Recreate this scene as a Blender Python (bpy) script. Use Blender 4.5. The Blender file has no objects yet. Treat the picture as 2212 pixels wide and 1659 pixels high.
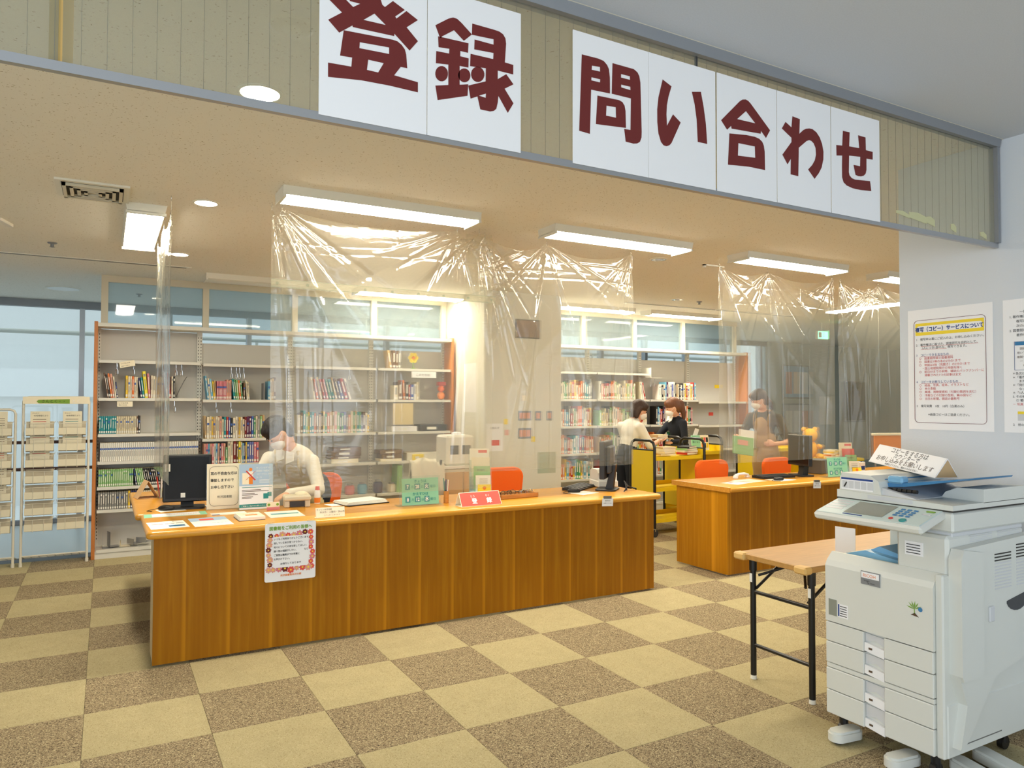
import bpy, bmesh, math, random
from mathutils import Matrix, Vector, Euler
import numpy as np
random.seed(7)
S = bpy.context.scene
COL = S.collection
PI = math.pi
R = math.radians

# ------------------------------------------------------------------ camera
cam = bpy.data.cameras.new('camera')
cam.sensor_fit = 'HORIZONTAL'; cam.sensor_width = 36.0
cam.lens = 1581.7 / 2212 * 36.0
cam.clip_start = 0.05; cam.clip_end = 200
co = bpy.data.objects.new('camera', cam); COL.objects.link(co)
yaw, pitch, roll = .5070, .0248, .0021
fw = Vector((math.cos(pitch)*math.sin(yaw), math.cos(pitch)*math.cos(yaw), math.sin(pitch)))
rt = Vector((math.cos(yaw), -math.sin(yaw), 0)); up = rt.cross(fw)
rt2 = rt*math.cos(roll) + up*math.sin(roll); up2 = -rt*math.sin(roll) + up*math.cos(roll)
co.matrix_world = Matrix(((rt2.x, up2.x, -fw.x, .0669), (rt2.y, up2.y, -fw.y, -3.4990), (rt2.z, up2.z, -fw.z, 1.4645), (0, 0, 0, 1)))
S.camera = co
CAMP = co.matrix_world.translation.copy()

# ------------------------------------------------------------------ world (overcast daylight) and exposure
W = bpy.data.worlds.new('overcast_sky'); S.world = W; W.use_nodes = True
bg = W.node_tree.nodes['Background']
bg.inputs['Color'].default_value = (.77, .85, .90, 1); bg.inputs['Strength'].default_value = .72
S.view_settings.view_transform = 'Standard'; S.view_settings.look = 'None'
S.view_settings.exposure = 1.0; S.view_settings.gamma = 1.0
S.view_settings.use_curve_mapping = False
TUBE = 28.0          # brightness of the fluorescent tubes behind their covers
DOWN = 22.0         # brightness of the recessed downlights
S.cycles.max_bounces = 6; S.cycles.diffuse_bounces = 4; S.cycles.glossy_bounces = 2
S.cycles.transmission_bounces = 4; S.cycles.transparent_max_bounces = 10
S.cycles.sample_clamp_indirect = 6.0; S.cycles.use_light_tree = False
S.cycles.caustics_reflective = False; S.cycles.caustics_refractive = False

# area lamps: daylight from the left windows, plus an added fill behind the camera
def daylight(name, loc, rot, sx, sy, e):
    al = bpy.data.lights.new(name, 'AREA'); al.shape = 'RECTANGLE'; al.size = sx; al.size_y = sy; al.energy = e; al.color = (.80, .90, 1.0)
    ao = bpy.data.objects.new(name, al); COL.objects.link(ao); ao.location = loc; ao.rotation_euler = rot
daylight('window_daylight_left', (-2.97, -4.9, 1.42), (R(90), 0, R(-90)), 5.4, 2.0, 72)
daylight('window_daylight_front', (2.2, -7.97, 1.4), (R(90), 0, 0), 12, 2.0, 70)  # weaker unseen lamp, added to lift the front of the room

# ------------------------------------------------------------------ materials
def lin(c):
    if isinstance(c, str):
        c = c.lstrip('#'); c = [int(c[i:i+2], 16)/255 for i in (0, 2, 4)]
    return tuple((x/12.92 if x <= .04045 else ((x+.055)/1.055)**2.4) for x in c)
MATS = {}
def mat(name, col, rough=.6, metal=0., noise=None, bump=None, emit=None, spec=.5, stretch=None, coat=0., emitcol=None):
    if name in MATS: return MATS[name]
    m = bpy.data.materials.new(name); m.use_nodes = True; nt = m.node_tree
    b = nt.nodes['Principled BSDF']; c = lin(col) + (1,)
    b.inputs['Base Color'].default_value = c; b.inputs['Roughness'].default_value = rough
    b.inputs['Metallic'].default_value = metal; b.inputs['Specular IOR Level'].default_value = spec
    if coat: b.inputs['Coat Weight'].default_value = coat; b.inputs['Coat Roughness'].default_value = .12
    tc = None
    if noise or bump:
        tc = nt.nodes.new('ShaderNodeTexCoord'); mp = nt.nodes.new('ShaderNodeMapping')
        nt.links.new(tc.outputs['Object'], mp.inputs['Vector'])
        if stretch: mp.inputs['Scale'].default_value = stretch
    if noise:
        sc_, amt = noise[:2]
        n = nt.nodes.new('ShaderNodeTexNoise'); n.inputs['Scale'].default_value = sc_; n.inputs['Detail'].default_value = 3
        nt.links.new(mp.outputs[0], n.inputs['Vector'])
        rp = nt.nodes.new('ShaderNodeValToRGB'); rp.color_ramp.elements[0].position = .3; rp.color_ramp.elements[1].position = .7
        lo = tuple(x*(1-amt) for x in c[:3]) + (1,); hi = tuple(min(1, x*(1+amt)) for x in c[:3]) + (1,)
        rp.color_ramp.elements[0].color = lo; rp.color_ramp.elements[1].color = hi
        nt.links.new(n.outputs['Fac'], rp.inputs['Fac']); nt.links.new(rp.outputs['Color'], b.inputs['Base Color'])
    if bump:
        n2 = nt.nodes.new('ShaderNodeTexNoise'); n2.inputs['Scale'].default_value = bump[0]; n2.inputs['Detail'].default_value = 4
        nt.links.new(mp.outputs[0], n2.inputs['Vector'])
        bp = nt.nodes.new('ShaderNodeBump'); bp.inputs['Strength'].default_value = bump[1]; bp.inputs['Distance'].default_value = .01
        nt.links.new(n2.outputs['Fac'], bp.inputs['Height']); nt.links.new(bp.outputs['Normal'], b.inputs['Normal'])
    if emit:
        b.inputs['Emission Color'].default_value = (lin(emitcol) if emitcol else c[:3]) + (1,)
        b.inputs['Emission Strength'].default_value = emit
    MATS[name] = m
    return m

def carpet(name, base, dark, light, scale, dk):
    """cut-pile carpet: fine speckle of dark and light yarns"""
    m = bpy.data.materials.new(name); m.use_nodes = True; nt = m.node_tree; b = nt.nodes['Principled BSDF']
    b.inputs['Roughness'].default_value = .95; b.inputs['Specular IOR Level'].default_value = .1
    geo = nt.nodes.new('ShaderNodeNewGeometry')
    v = nt.nodes.new('ShaderNodeTexVoronoi'); v.inputs['Scale'].default_value = scale
    n = nt.nodes.new('ShaderNodeTexNoise'); n.inputs['Scale'].default_value = scale*.5; n.inputs['Detail'].default_value = 3
    nb = nt.nodes.new('ShaderNodeTexNoise'); nb.inputs['Scale'].default_value = 9; nb.inputs['Detail'].default_value = 2
    for x in (v, n, nb): nt.links.new(geo.outputs['Position'], x.inputs['Vector'])
    sep = nt.nodes.new('ShaderNodeSeparateColor'); nt.links.new(v.outputs['Color'], sep.inputs['Color'])
    rp = nt.nodes.new('ShaderNodeValToRGB'); e = rp.color_ramp.elements
    e[0].position = 0; e[0].color = lin(dark)+(1,); e[1].position = 1; e[1].color = lin(light)+(1,)
    k = rp.color_ramp.elements.new(dk); k.color = lin(base)+(1,); k = rp.color_ramp.elements.new(.75); k.color = lin(base)+(1,)
    nt.links.new(sep.outputs['Red'], rp.inputs['Fac'])
    mx = nt.nodes.new('ShaderNodeMix'); mx.data_type = 'RGBA'; mx.blend_type = 'MULTIPLY'; mx.inputs['Factor'].default_value = .35
    nt.links.new(rp.outputs['Color'], mx.inputs['A']); nt.links.new(nb.outputs['Color'], mx.inputs['B'])
    r2 = nt.nodes.new('ShaderNodeValToRGB'); r2.color_ramp.elements[0].position = .25; r2.color_ramp.elements[0].color = (.75, .75, .75, 1)
    r2.color_ramp.elements[1].position = .75; r2.color_ramp.elements[1].color = (1, 1, 1, 1)
    nt.links.new(nb.outputs['Fac'], r2.inputs['Fac']); nt.links.new(r2.outputs['Color'], mx.inputs['B'])
    nt.links.new(mx.outputs['Result'], b.inputs['Base Color'])
    bp = nt.nodes.new('ShaderNodeBump'); bp.inputs['Strength'].default_value = .5; bp.inputs['Distance'].default_value = .004
    nt.links.new(n.outputs['Fac'], bp.inputs['Height']); nt.links.new(bp.outputs['Normal'], b.inputs['Normal'])
    MATS[name] = m; return m

def veneer(name, base, dark, light, rough=.38, pitch=.235, axis='X'):
    """cherry veneer: leaves of pitch metres with pale joints and fine vertical grain"""
    m = bpy.data.materials.new(name); m.use_nodes = True; nt = m.node_tree; b = nt.nodes['Principled BSDF']
    b.inputs['Roughness'].default_value = rough; b.inputs['Specular IOR Level'].default_value = .18 if axis in 'XY' else .5
    geo = nt.nodes.new('ShaderNodeNewGeometry')
    mp = nt.nodes.new('ShaderNodeMapping'); mp.inputs['Scale'].default_value = (22, 22, .9) if axis in 'XY' else (1.2, 30, 30)
    nt.links.new(geo.outputs['Position'], mp.inputs['Vector'])
    n = nt.nodes.new('ShaderNodeTexNoise'); n.inputs['Scale'].default_value = 1.6; n.inputs['Detail'].default_value = 6; n.inputs['Distortion'].default_value = .6
    nt.links.new(mp.outputs[0], n.inputs['Vector'])
    rp = nt.nodes.new('ShaderNodeValToRGB'); e = rp.color_ramp.elements
    e[0].position = .3; e[0].color = lin(dark)+(1,); e[1].position = .72; e[1].color = lin(light)+(1,)
    k = e.new(.5); k.color = lin(base)+(1,)
    nt.links.new(n.outputs['Fac'], rp.inputs['Fac'])
    out = rp.outputs['Color']
    if axis in 'XY':
        sp = nt.nodes.new('ShaderNodeSeparateXYZ'); nt.links.new(geo.outputs['Position'], sp.inputs[0])
        d = nt.nodes.new('ShaderNodeMath'); d.operation = 'DIVIDE'; d.inputs[1].default_value = pitch
        nt.links.new(sp.outputs[axis], d.inputs[0])
        fr = nt.nodes.new('ShaderNodeMath'); fr.operation = 'FRACT'; nt.links.new(d.outputs[0], fr.inputs[0])
        r3 = nt.nodes.new('ShaderNodeValToRGB'); q = r3.color_ramp.elements
        q[0].position = 0; q[0].color = (.8, .8, .8, 1); q[1].position = 1; q[1].color = (.8, .8, .8, 1)
        for p_, c_ in ((.02, .8), (.045, 0.), (.10, .0), (.5, .05), (.93, .12), (.975, .65)): z = q.new(p_); z.color = (c_, c_, c_, 1)
        nt.links.new(fr.outputs[0], r3.inputs['Fac'])
        mx = nt.nodes.new('ShaderNodeMix'); mx.data_type = 'RGBA'
        nt.links.new(r3.outputs['Color'], mx.inputs['Factor']); nt.links.new(out, mx.inputs['A']); mx.inputs['B'].default_value = tuple(min(1, q_*1.35) for q_ in lin(light))+(1,)
        out = mx.outputs['Result']
    nt.links.new(out, b.inputs['Base Color'])
    MATS[name] = m; return m

def clear(name, tint, gloss, rough, haze, hazecol='#ffffff', bump=None, blur=0.):
    """thin clear sheet: see-through, a little veil, glossy surface"""
    m = bpy.data.materials.new(name); m.use_nodes = True; nt = m.node_tree; nt.nodes.clear()
    o = nt.nodes.new('ShaderNodeOutputMaterial')
    tr = nt.nodes.new('ShaderNodeBsdfTransparent'); tr.inputs['Color'].default_value = lin(tint)+(1,)
    df = nt.nodes.new('ShaderNodeBsdfDiffuse'); df.inputs['Color'].default_value = lin(hazecol)+(1,)
    tl = nt.nodes.new('ShaderNodeBsdfTranslucent'); tl.inputs['Color'].default_value = lin(hazecol)+(1,)
    gl = nt.nodes.new('ShaderNodeBsdfGlossy'); gl.inputs['Roughness'].default_value = rough
    a = nt.nodes.new('ShaderNodeMixShader'); a.inputs[0].default_value = .5
    nt.links.new(df.outputs[0], a.inputs[1]); nt.links.new(tl.outputs[0], a.inputs[2])
    h = nt.nodes.new('ShaderNodeMixShader'); h.inputs[0].default_value = haze
    src = tr.outputs[0]
    if blur:
        rf = nt.nodes.new('ShaderNodeBsdfRefraction'); rf.inputs['IOR'].default_value = 1.01; rf.inputs['Roughness'].default_value = .22
        bl = nt.nodes.new('ShaderNodeMixShader'); bl.inputs[0].default_value = blur
        nt.links.new(tr.outputs[0], bl.inputs[1]); nt.links.new(rf.outputs[0], bl.inputs[2]); src = bl.outputs[0]
    nt.links.new(src, h.inputs[1]); nt.links.new(a.outputs[0], h.inputs[2])
    lw = nt.nodes.new('ShaderNodeLayerWeight'); lw.inputs['Blend'].default_value = .5      # Schlick: same from both sides
    pw = nt.nodes.new('ShaderNodeMath'); pw.operation = 'POWER'; pw.inputs[1].default_value = 5; nt.links.new(lw.outputs['Facing'], pw.inputs[0])
    ad = nt.nodes.new('ShaderNodeMath'); ad.operation = 'MULTIPLY_ADD'; ad.inputs[1].default_value = .5; ad.inputs[2].default_value = .045; nt.links.new(pw.outputs[0], ad.inputs[0])
    mu = nt.nodes.new('ShaderNodeMath'); mu.operation = 'MULTIPLY'; mu.inputs[1].default_value = gloss; mu.use_clamp = True
    nt.links.new(ad.outputs[0], mu.inputs[0])
    g = nt.nodes.new('ShaderNodeMixShader'); nt.links.new(mu.outputs[0], g.inputs[0])
    nt.links.new(h.outputs[0], g.inputs[1]); nt.links.new(gl.outputs[0], g.inputs[2])
    nt.links.new(g.outputs[0], o.inputs['Surface'])
    if bump:
        tc = nt.nodes.new('ShaderNodeTexCoord'); n = nt.nodes.new('ShaderNodeTexNoise')
        n.inputs['Scale'].default_value = bump[0]; n.inputs['Detail'].default_value = 4
        mp = nt.nodes.new('ShaderNodeMapping'); mp.inputs['Scale'].default_value = bump[2]
        nt.links.new(tc.outputs['Object'], mp.inputs[0]); nt.links.new(mp.outputs[0], n.inputs['Vector'])
        bp = nt.nodes.new('ShaderNodeBump'); bp.inputs['Strength'].default_value = bump[1]; bp.inputs['Distance'].default_value = .01
        nt.links.new(n.outputs['Fac'], bp.inputs['Height'])
        nt.links.new(bp.outputs['Normal'], gl.inputs['Normal'])
    MATS[name] = m; return m

def M_(n): return MATS[n]
def acoustic(name, col, pit):
    """mineral fibre ceiling board with small dark pits"""
    m = mat(name, col, .92); nt = m.node_tree; b = nt.nodes['Principled BSDF']; b.inputs['Specular IOR Level'].default_value = .2
    geo = nt.nodes.new('ShaderNodeNewGeometry'); n = nt.nodes.new('ShaderNodeTexNoise'); n.inputs['Scale'].default_value = 105; n.inputs['Detail'].default_value = 2
    nt.links.new(geo.outputs['Position'], n.inputs['Vector'])
    rp = nt.nodes.new('ShaderNodeValToRGB'); e = rp.color_ramp.elements; e[0].position = .27; e[0].color = lin(pit)+(1,); e[1].position = .34; e[1].color = lin(col)+(1,)
    nt.links.new(n.outputs['Fac'], rp.inputs['Fac']); nt.links.new(rp.outputs['Color'], b.inputs['Base Color'])
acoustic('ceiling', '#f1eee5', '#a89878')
mat('front_wall', '#d5d9de', .85, bump=(160, .08))
mat('white_paint', '#e6e2d4', .6)
mat('column_paint', '#dedbcd', .7)
mat('blue_grey_wall', '#c3cac4', .8)
mat('white_metal', '#e9e6da', .45)
mat('cream_metal', '#d8cfb8', .5)
mat('shelf_white', '#dcdad0', .45)
mat('shelf_back', '#c9c6be', .6)
mat('alu', '#aeb0b4', .35, .7)
mat('alu_grey', '#8d9095', .45, .3)
mat('dark_slot', '#3a3833', .8)
mat('chrome', '#d8d8d8', .15, 1.)
mat('black', '#141313', .45)
mat('black_gloss', '#0b0b0c', .3, spec=.25)
mat('black_metal', '#161514', .35)
mat('grey_plastic', '#6d6c68', .5)
mat('dark_grey', '#3b3c3e', .5)
mat('paper', '#f1eee4', .8)
mat('cream_paper', '#f2e8cd', .8)
mat('white_sheet', '#f2f1f2', .55)
mat('maroon', '#6c1d1a', .55)
mat('ink', '#2b2723', .8)
mat('ink_brown', '#5a4632', .8)
mat('navy_ink', '#1f3f86', .8)
mat('red_ink', '#c9453c', .8)
mat('orange_ink', '#e8842c', .8)
mat('green_ink', '#7da33c', .8)
mat('teal_ink', '#2f8f8c', .8)
mat('white_ink', '#f4f4f0', .8)
mat('yellow', '#eccb1b', .38, noise=(3, .03))
mat('yellow_print', '#f5d83a', .8)
mat('orange_fabric', '#f4680c', .85, bump=(300, .2))
mat('teal_card', '#8fd0ae', .6)
mat('teal_tile', '#4f9793', .6)
mat('red_card', '#e0564a', .6)
mat('sky_blue', '#a9c4dd', .7)
mat('copier', '#d8d9d2', .45)
mat('copier_b', '#cfd0d2', .42)
mat('copier_blue', '#7fb3d6', .4)
mat('tray_blue', '#3f7fb0', .2, spec=.7)
mat('panel_blue', '#c4d4d3', .45)
mat('lcd', '#8c8f84', .2)
mat('skin', '#e3ac8b', .6)
mat('skin_dark', '#d59a78', .6)
mat('hair_black', '#1b1512', .55, bump=(90, .5), stretch=(1, 1, .2))
mat('hair_brown', '#6b3f20', .5, bump=(90, .5), stretch=(1, 1, .2))
mat('hair_dark', '#3a2418', .55, bump=(90, .5), stretch=(1, 1, .2))
mat('shirt_white', '#efeade', .85, bump=(25, .25))
mat('apron_beige', '#d8c596', .9)
mat('apron_khaki', '#b08f62', .9)
mat('tee_dark', '#4a4437', .9)
mat('navy', '#161a24', .9)
mat('mask_white', '#eee7e0', .8)
mat('table_wood', '#bd8f50', .4, noise=(6, .08), stretch=(1, 8, 8))
mat('corner_rubber', '#dcb26b', .55)
mat('wood_tray', '#c98a45', .5, noise=(8, .15), stretch=(1, 9, 9))
mat('end_wood', '#c0752f', .45, noise=(5, .1), stretch=(8, 8, .6))
mat('kraft', '#cfa878', .8)
mat('tube_lens', '#ffffff', .5, emit=TUBE, emitcol='#fff5e0')
mat('lamp_disc', '#ffffff', .5, emit=DOWN, emitcol='#fff0d2')
mat('lamp_glow', '#ffffff', .5, emit=70., emitcol='#fff4dc')
mat('lamp_off', '#dfe2e2', .3)
mat('exit_green', '#2fbf74', .5, emit=1.6, emitcol='#7df0b0')
mat('plush_yellow', '#f2b632', .95, bump=(120, .4))
mat('stone_floor', '#dfe6e6', .3)
mat('outside_wall', '#eceae6', .9)
mat('rail_brown', '#5e3a2c', .5)
carpet('carpet_light', '#b5a880', '#8f8058', '#c6ba94', 330, .14)
carpet('carpet_dark', '#98876a', '#40352a', '#cdbf98', 260, .36)
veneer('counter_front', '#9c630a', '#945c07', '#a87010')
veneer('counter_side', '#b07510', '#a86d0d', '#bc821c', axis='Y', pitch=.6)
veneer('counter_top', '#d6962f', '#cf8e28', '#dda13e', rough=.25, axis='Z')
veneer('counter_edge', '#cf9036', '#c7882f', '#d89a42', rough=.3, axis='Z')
mat('laminate_side', '#c4b08a', .5)
clear('window_glass', '#eef5f7', .5, .02, .06, '#dfeef5')
clear('wired_glass', '#eef0ea', 1.0, .015, .16, '#e2e6df')
clear('clerestory_glass', '#eef5f7', .5, .03, .22, '#d5e6ee')  # extra pale haze in the panes stands in for a brighter corridor behind
clear('acrylic', '#f6fbf8', 1.0, .03, .03)
clear('vinyl', '#f7f5ec', 1.9, .10, .12, '#f2eeda', bump=(16, .12, (1, 1, 3)), blur=.25)

# ------------------------------------------------------------------ mesh builder
class MB:
    def __init__(s): s.v = []; s.f = []; s.m = []; s.T = None; s.mi = 0
    def add(s, vs, fs, mi=None):
        k = len(s.v); mi = s.mi if mi is None else mi
        if s.T is not None: vs = [s.T @ Vector(p) for p in vs]
        s.v += [tuple(p) for p in vs]
        for q in fs: s.f.append(tuple(i+k for i in q)); s.m.append(mi)
        return s
    def box(s, x0, y0, z0, x1, y1, z1, mi=None):
        return s.add([(x0,y0,z0),(x1,y0,z0),(x1,y1,z0),(x0,y1,z0),(x0,y0,z1),(x1,y0,z1),(x1,y1,z1),(x0,y1,z1)],
                     [(0,3,2,1),(4,5,6,7),(0,1,5,4),(1,2,6,5),(2,3,7,6),(3,0,4,7)], mi)
    def cbox(s, x0, y0, z0, x1, y1, z1, c=.004, mi=None):
        """box with all edges chamfered"""
        P = ((x0, x1), (y0, y1), (z0, z1)); vs = []; idx = {}
        for i in (0, 1):
            for j in (0, 1):
                for k in (0, 1):
                    b = [P[0][i], P[1][j], P[2][k]]; sg = (1-2*i, 1-2*j, 1-2*k)
                    for a in range(3):
                        p = list(b)
                        for o in range(3):
                            if o != a: p[o] += sg[o]*c
                        idx[i, j, k, a] = len(vs); vs.append(tuple(p))
        fs = []
        for a in range(3):
            o1, o2 = [q for q in range(3) if q != a]
            for sd in (0, 1):
                r = []
                for (u, w) in ((0, 0), (1, 0), (1, 1), (0, 1)):
                    t = [0, 0, 0]; t[a] = sd; t[o1] = u; t[o2] = w; r.append(idx[t[0], t[1], t[2], a])
                fs.append(r)
            for u in (0, 1):
                for w in (0, 1):
                    def g(av, face):
                        t = [0, 0, 0]; t[a] = av; t[o1] = u; t[o2] = w; return idx[t[0], t[1], t[2], face]
                    fs.append((g(0, o1), g(1, o1), g(1, o2), g(0, o2)))
        for i in (0, 1):
            for j in (0, 1):
                for k in (0, 1): fs.append((idx[i,j,k,0], idx[i,j,k,1], idx[i,j,k,2]))
        return s.add(vs, fs, mi)
    def prism(s, poly, axis, a, b, mi=None):
        """polygon extruded along an axis; axis 'x': poly=(y,z), 'y': (x,z), 'z': (x,y)"""
        n = len(poly)
        def P(p, t): return {'x': (t, p[0], p[1]), 'y': (p[0], t, p[1]), 'z': (p[0], p[1], t)}[axis]
        return s.add([P(p, a) for p in poly] + [P(p, b) for p in poly],
                     [tuple(range(n)), tuple(range(2*n-1, n-1, -1))] + [(i, (i+1) % n, n+(i+1) % n, n+i) for i in range(n)], mi)
    def cyl(s, p0, p1, r0, r1=None, n=12, mi=None):
        r1 = r0 if r1 is None else r1; p0 = Vector(p0); p1 = Vector(p1); d = (p1-p0).normalized()
        a = d.orthogonal().normalized(); b = d.cross(a); vs = []
        for p, r in ((p0, r0), (p1, r1)):
            for i in range(n):
                t = 2*PI*i/n; vs.append(p + a*(r*math.cos(t)) + b*(r*math.sin(t)))
        return s.add(vs, [tuple(range(n-1, -1, -1)), tuple(range(n, 2*n))] + [(i, (i+1) % n, n+(i+1) % n, n+i) for i in range(n)], mi)
    def tube(s, pts, r, n=8, mi=None, closed=False):
        pts = [Vector(p) for p in pts]; N = len(pts); vs = []; fs = []
        d0 = (pts[1]-pts[0]).normalized(); a = d0.orthogonal().normalized()
        for i, p in enumerate(pts):
            if closed: d = (pts[(i+1) % N]-pts[i-1]).normalized()
            else: d = (pts[min(i+1, N-1)]-pts[max(i-1, 0)]).normalized()
            a = (a - d*a.dot(d)); a = a.normalized() if a.length > 1e-6 else d.orthogonal().normalized()
            b = d.cross(a)
            rr = r[i] if isinstance(r, (list, tuple)) else r
            for k in range(n):
                t = 2*PI*k/n; vs.append(p + a*(rr*math.cos(t)) + b*(rr*math.sin(t)))
        for i in range(N if closed else N-1):
            for k in range(n):
                j = (i+1) % N; fs.append((i*n+k, i*n+(k+1) % n, j*n+(k+1) % n, j*n+k))
        if not closed: fs.append(tuple(range(n-1, -1, -1))); fs.append(tuple(range((N-1)*n, N*n)))
        return s.add(vs, fs, mi)
    def sph(s, c, r, nu=14, nv=9, mi=None, rot=None):
        if not isinstance(r, (list, tuple)): r = (r, r, r)
        vs = []; fs = []; c = Vector(c)
        def P(x, y, z):
            p = Vector((x*r[0], y*r[1], z*r[2]))
            if rot is not None: p = rot @ p
            return c + p
        vs.append(P(0, 0, -1))
        for j in range(1, nv):
            ph = -PI/2 + PI*j/nv
            for i in range(nu):
                t = 2*PI*i/nu; vs.append(P(math.cos(ph)*math.cos(t), math.cos(ph)*math.sin(t), math.sin(ph)))
        vs.append(P(0, 0, 1)); L = len(vs)-1
        for i in range(nu): fs.append((0, 1+(i+1) % nu, 1+i))
        for j in range(nv-2):
            for i in range(nu): fs.append((1+j*nu+i, 1+j*nu+(i+1) % nu, 1+(j+1)*nu+(i+1) % nu, 1+(j+1)*nu+i))
        for i in range(nu): fs.append((L, L-nu+i, L-nu+(i+1) % nu))
        return s.add(vs, fs, mi)
    def lathe(s, prof, c=(0, 0, 0), n=20, mi=None):
        vs = []; fs = []
        for (r, z) in prof:
            for i in range(n): t = 2*PI*i/n; vs.append((c[0]+r*math.cos(t), c[1]+r*math.sin(t), c[2]+z))
        for j in range(len(prof)-1):
            for i in range(n): fs.append((j*n+i, j*n+(i+1) % n, (j+1)*n+(i+1) % n, (j+1)*n+i))
        fs.append(tuple(range(n-1, -1, -1))); fs.append(tuple(range((len(prof)-1)*n, len(prof)*n)))
        return s.add(vs, fs, mi)
    def mesh(s, name, mats, smooth=False):
        me = bpy.data.meshes.new(name); me.from_pydata(s.v, [], s.f)
        mats = mats if isinstance(mats, (list, tuple)) else [mats]
        for q in mats: me.materials.append(MATS[q] if isinstance(q, str) else q)
        if len(mats) > 1: me.polygons.foreach_set('material_index', [min(x, len(mats)-1) for x in s.m])
        if smooth is not False:
            me.polygons.foreach_set('use_smooth', [True]*len(me.polygons))
            if smooth is not True: me.set_sharp_from_angle(angle=R(smooth))
        me.update()
        bm = bmesh.new(); bm.from_mesh(me); bmesh.ops.recalc_face_normals(bm, faces=bm.faces); bm.to_mesh(me); bm.free()
        return me
    def build(s, name, mats, parent=None, loc=None, rot=None, smooth=False):
        o = bpy.data.objects.new(name, s.mesh(name, mats, smooth)); COL.objects.link(o)
        if parent is not None: o.parent = parent
        if loc is not None: o.location = loc
        if rot is not None: o.rotation_euler = rot
        return o

def rrect(w, h, r, n=4, cx=0, cy=0):
    pts = []
    for (sx, sy, a0) in ((1, 1, 0), (-1, 1, 90), (-1, -1, 180), (1, -1, 270)):
        for i in range(n+1):
            t = R(a0 + 90*i/n); pts.append((cx+sx*(w/2-r)+r*math.cos(t), cy+sy*(h/2-r)+r*math.sin(t)))
    return pts
def tag(o, label, cat, group=None):
    o['label'] = label; o['category'] = cat
    if group: o['group'] = group
    return o
def struct(o, label=None):
    o['kind'] = 'structure'
    if label: o['label'] = label
    return o
def thing(name, label, cat, loc=(0, 0, 0), rz=0, group=None, rot=None):
    o = bpy.data.objects.new(name, None); COL.objects.link(o); o.empty_display_size = .1
    o.location = loc; o.rotation_euler = rot if rot is not None else (0, 0, rz)
    return tag(o, label, cat, group)
def copy_tree(o, parent=None):
    c = o.copy(); COL.objects.link(c); c.parent = parent
    for ch in [x for x in bpy.data.objects if x.parent == o]: copy_tree(ch, c)
    return c

# text and traced lettering, turned into meshes in one pass at the end
PEND = []
def text(s, size, m, parent, loc, align='LEFT', name='lettering', sx=1., flat=False, bold=0, lh=1.):
    """lettering on a sheet whose front faces local -y (flat=True: facing local +z)"""
    cu = bpy.data.curves.new(name, 'FONT'); cu.body = s; cu.size = size; cu.align_x = align; cu.space_line = lh
    cu.resolution_u = 2; cu.materials.append(MATS[m])
    o = bpy.data.objects.new(name, cu); COL.objects.link(o)
    base = Matrix.Diagonal((sx, 1, 1, 1))
    if not flat: base = Matrix.Rotation(PI/2, 4, 'X') @ base
    PEND.append((o, Matrix.Translation(loc) @ base, parent, name, bold*size))
def outline(groups, m, parent, name, y):
    for gi, gr in enumerate(groups):
        cu = bpy.data.curves.new(name, 'CURVE'); cu.dimensions = '2D'; cu.fill_mode = 'BOTH'; cu.materials.append(MATS[m])
        for poly in gr:
            n = len(poly)//2; sp = cu.splines.new('POLY'); sp.points.add(n-1); sp.use_cyclic_u = True
            for i in range(n): sp.points[i].co = (poly[2*i]*1e-4, poly[2*i+1]*1e-4, 0, 1)
        o = bpy.data.objects.new(name, cu); COL.objects.link(o)
        PEND.append((o, Matrix.Translation((0, y, 0)) @ Matrix.Rotation(PI/2, 4, 'X'), parent, (name, id(parent)), 0))
def sheet(name, label, cat, w, h, loc, rot, m='paper', th=.0008, group=None, r=0, parent=None):
    """paper: origin at the middle of its lower edge, front at y=0 facing -y"""
    b = MB()
    if r: b.prism(rrect(w, h, r, 4, 0, h/2), 'y', 0, th)
    else: b.box(-w/2, 0, 0, w/2, th, h)
    o = b.build(name, m, parent, loc, rot)
    if label and parent is None: tag(o, label, cat, group)
    return o
def patch(parent, name, m, x0, z0, x1, z1, y=-.0004, r=0):
    b = MB()
    if r: b.prism(rrect(x1-x0, z1-z0, r, 4, (x0+x1)/2, (z0+z1)/2), 'y', y, y+.0003)
    else: b.box(x0, y, z0, x1, y+.0003, z1)
    return b.build(name, m, parent)
FLAT = (-PI/2, 0, 0)
def flat(rz): return Euler((-PI/2, 0, rz), 'XYZ')
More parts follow.
